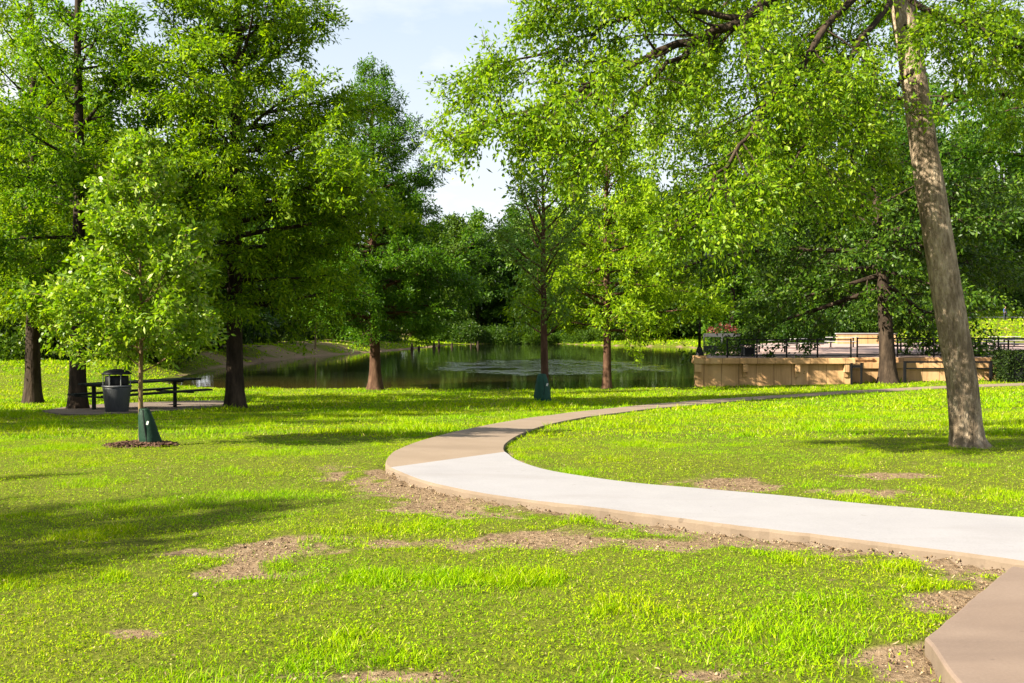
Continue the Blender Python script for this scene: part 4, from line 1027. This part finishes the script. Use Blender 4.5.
# clipped hedge
def hedge():
    loc = Vector((xw(1052, 49.2), 49.2, tz(xw(1052, 49.2), 49.2))); root = empty('hedge', loc)
    rng = np.random.default_rng(4); n = 7000
    c = rng.uniform(-1, 1, (n, 3)); ax = rng.integers(0, 3, n); c[np.arange(n), ax] = np.sign(c[np.arange(n), ax]) * rng.uniform(.85, 1.0, n)
    P = c * np.array([2.6, .75, .72]) + np.array([0, 0, .74]); D = nrm_rows(c)
    V, Fc = leaves(rng, P, D, 2, .07, .10, .06, .03, .1, .1)
    link('foliage', np_mesh('foliage', V, Fc), M['leaf_hedge_shaded'], root)
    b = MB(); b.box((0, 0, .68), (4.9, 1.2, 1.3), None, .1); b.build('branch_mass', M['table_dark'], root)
    tag(root, 'dark clipped box hedge at the right edge against the terrace wall', 'hedge')
def nrm_rows(c): return c / np.linalg.norm(c, axis=1)[:, None]
hedge()

# far path on the right hill, figure in blue
p0, p1 = hit(960, 318), hit(1120, 316.5)
q = np.array([[p0.x - 12, p0.y - 2], [p0.x, p0.y], [p1.x, p1.y], [p1.x + 15, p1.y + 2]]); q = catmull(q, 8)
ribbon('path', q + np.array([0, -1.1]), q + np.array([0, 1.1]), M['path_white'], M['path_edge'], .06)

def person(loc, rz):
    root = empty('person', loc, rz)
    def skin(name, vs, es, rs_, mat, sub=1):
        me = bpy.data.meshes.new(name); me.from_pydata(vs, es, [])
        o = bpy.data.objects.new(name, me); COL.objects.link(o); me.materials.append(mat); o.parent = root
        md = o.modifiers.new('s', 'SKIN'); md.use_smooth_shade = True
        for i, r in enumerate(rs_): me.skin_vertices[0].data[i].radius = (r if isinstance(r, tuple) else (r, r))
        me.skin_vertices[0].data[0].use_root = True
        o.modifiers.new('u', 'SUBSURF').levels = sub; o.modifiers['u'].render_levels = sub
        return o
    V = [(0, 0, .95), (0, 0, 1.15), (0, 0, 1.38), (0, 0, 1.48), (0, -.02, 1.56), (0, -.03, 1.68),
         (.19, 0, 1.40), (.25, .02, 1.12), (.24, -.08, .90), (-.19, 0, 1.40), (-.25, .02, 1.12), (-.24, -.10, .90),
         (.10, 0, .88), (.11, -.03, .50), (.12, .04, .08), (.13, -.10, .04), (-.10, 0, .88), (-.11, .04, .50), (-.12, .10, .08), (-.13, -.04, .04)]
    E = [(0, 1), (1, 2), (2, 3), (3, 4), (4, 5), (2, 6), (6, 7), (7, 8), (2, 9), (9, 10), (10, 11), (0, 12), (12, 13), (13, 14), (14, 15), (0, 16), (16, 17), (17, 18), (18, 19)]
    rr = [(.16, .11), (.15, .11), (.17, .11), .06, .075, .085, .06, .045, .032, .06, .045, .032, .085, .06, .042, .04, .085, .06, .042, .04]
    skin('body', V, E, rr, M['skin'])
    skin('jacket', [(0, 0, .90), (0, 0, 1.15), (0, 0, 1.40), (.20, 0, 1.41), (.26, .02, 1.12), (.25, -.06, .95), (-.20, 0, 1.41), (-.26, .02, 1.12), (-.25, -.08, .95)], [(0, 1), (1, 2), (2, 3), (3, 4), (4, 5), (2, 6), (6, 7), (7, 8)], [(.20, .14), (.18, .13), (.19, .13), .075, .06, .05, .075, .06, .05], M['blue_cloth'])
    skin('trousers', [(0, 0, .93), (.10, 0, .86), (.11, -.03, .50), (.12, .04, .10), (-.10, 0, .86), (-.11, .04, .50), (-.12, .10, .10)], [(0, 1), (1, 2), (2, 3), (0, 4), (4, 5), (5, 6)], [(.17, .13), .10, .075, .06, .10, .075, .06], M['dark_cloth'])
    skin('hair', [(0, .02, 1.66), (0, 0, 1.76)], [(0, 1)], [.095, .075], M['hair'])
    return tag(root, 'person in a blue top and dark trousers standing far off by the pale path', 'person')
pp = hit(1005, 321); person((pp.x, pp.y, pp.z), .6)

# slim pale pole and cypress knees on the far bank
pb_ = hit(315.5, 349); root = empty('marker_post', (pb_.x, pb_.y, pb_.z))
b = MB(); b.tube([(0, 0, -.2), (0, 0, 1.5), (.02, 0, 3.3)], [.10, .085, .07], 8); b.build('pole', M['bark_young'], root); b = MB(); b.lathe([(.09, 3.3), (.10, 3.34), (.05, 3.42), (.01, 3.44)], 10); b.build('cap', M['stone'], root)
tag(root, 'slim pale post standing on the left bank of the pond', 'post')
kproto = None
for i, (px, py) in enumerate([(412, 350), (419, 349.5), (434, 348), (439, 347.5), (452, 347), (471, 346.5), (478, 346.3)]):
    p = on_level(px, py, WATER)
    if kproto is None:
        mb = MB(); rj = random.Random(2); mb.lathe([(.34, -.4), (.30, 0), (.24, .35), (.17, .75), (.12, 1.0), (.05, 1.12)], 10)
        for v in mb.bm.verts: v.co.x *= rj.uniform(.85, 1.15); v.co.y *= rj.uniform(.85, 1.15)
        kproto = o = mb.build('tree_stump', M['bark_dark'], None, True)
    else:
        o = kproto.copy(); COL.objects.link(o)
    o.location = (p.x, p.y, WATER); s = rj.uniform(.5, .85); o.scale = (s, s, s * rj.uniform(.8, 1.3)); o.rotation_euler = (0, 0, rj.uniform(0, 6))
    tag(o, 'dark stump poking out of the water along the far pond shore', 'stump', 'stumps along the far shore')

# stray stone in the lawn
st = hit(195, 597); mb = MB(); bmesh.ops.create_icosphere(mb.bm, subdivisions=2, radius=.02)
for v in mb.bm.verts: v.co *= 1 + .25 * math.sin(v.co.x * 90 + v.co.y * 60); v.co.z *= .7
o = mb.build('stone', M['stone']); o.location = (st.x, st.y, st.z + .012); tag(o, 'small pale stone lying in the left foreground grass', 'stone')

# shading trees left of the frame
T = {o.name: o for o in bpy.data.objects if o.parent is None}
shade_copy(T['shade_tree'], -9.9, 3.0, 1.0, .25, 'shade tree beside the lawn left of the view', .37)
shade_copy(T['cypress_tree'], -15.0, 5.2, 2.0, .26, 'cypress beside the lawn left of the view', .46)
shade_copy(T['shade_tree'], -20.5, 16.8, 2.6, .42, 'shade tree at the side of the lawn left of the view, farther back', .75)
shade_copy(T['shade_tree'], -19.7, 22.6, 4.0, .36, 'shade tree left of the view, farthest back beside the lawn', .72)

# ------------------------------------------------------------------ sky, sun, camera
w = bpy.data.worlds.new('World'); sc.world = w; w.use_nodes = True
nt = w.node_tree; nt.nodes.clear()
out = nt.nodes.new('ShaderNodeOutputWorld'); bg = nt.nodes.new('ShaderNodeBackground')
sky = nt.nodes.new('ShaderNodeTexSky'); sky.sky_type = 'NISHITA'; sky.sun_disc = False
sky.sun_elevation = SUN_EL; sky.sun_rotation = SUN_AZ + math.pi; sky.air_density = 1.0; sky.dust_density = 1.5; sky.ozone_density = 1.0
tc = nt.nodes.new('ShaderNodeTexCoord')
sx = nt.nodes.new('ShaderNodeSeparateXYZ'); nt.links.new(tc.outputs['Generated'], sx.inputs[0])
zc = math_(nt, 'ADD', math_(nt, 'MAXIMUM', sx.outputs[2], 0.0), .12)
cm = nt.nodes.new('ShaderNodeCombineXYZ'); nt.links.new(math_(nt, 'DIVIDE', sx.outputs[0], zc), cm.inputs[0]); nt.links.new(math_(nt, 'DIVIDE', sx.outputs[1], zc), cm.inputs[1])
cl = noise(nt, .9, 7, .58, cm.outputs[0])
cf = ramp(nt, cl, [(.44, (.0, .0, .0)), (.62, (1, 1, 1))])
hz = ramp(nt, sx.outputs[2], [(.0, (.9, .9, .9)), (.14, (.5, .5, .5)), (.34, (.0, .0, .0))])
cf = math_(nt, 'MAXIMUM', math_(nt, 'MULTIPLY', cf, .85), hz)
CLOUD = 5.9
pale = mixc(nt, .75, sky.outputs[0], (3.95, 4.65, 5.4))
col = mixc(nt, cf, pale, (CLOUD * .99, CLOUD, CLOUD * 1.02))
nt.links.new(col, bg.inputs[0]); bg.inputs[1].default_value = .05
nt.links.new(bg.outputs[0], out.inputs[0])

sd = bpy.data.lights.new('sun', 'SUN'); sd.energy = 5.0; sd.angle = R(.55); sd.color = (1.0, .925, .74)
so = bpy.data.objects.new('sun', sd); COL.objects.link(so)
dirv = Vector((math.sin(SUN_AZ) * math.cos(SUN_EL), math.cos(SUN_AZ) * math.cos(SUN_EL), -math.sin(SUN_EL)))
so.rotation_euler = dirv.to_track_quat('-Z', 'Y').to_euler(); so.location = (-30, -10, 40)

cam = bpy.data.cameras.new('camera'); co = bpy.data.objects.new('camera', cam); COL.objects.link(co)
cam.sensor_width = 36; cam.lens = F / 1024 * 36; cam.clip_end = 3000; cam.clip_start = .05
co.location = (0, 0, EYE); co.rotation_euler = (math.pi / 2 - PITCH, 0, 0)
sc.camera = co

sc.view_settings.view_transform = 'Standard'; sc.view_settings.look = 'None'; sc.view_settings.gamma = 1
sc.view_settings.exposure = 2.0
sc.render.engine = 'CYCLES'
c = sc.cycles; c.max_bounces = 6; c.diffuse_bounces = 3; c.glossy_bounces = 3; c.transmission_bounces = 4; c.transparent_max_bounces = 8
c.use_denoising = True; c.sample_clamp_indirect = 6; c.caustics_reflective = False; c.caustics_refractive = False
try: c.denoiser = 'OPENIMAGEDENOISE'
except Exception: pass
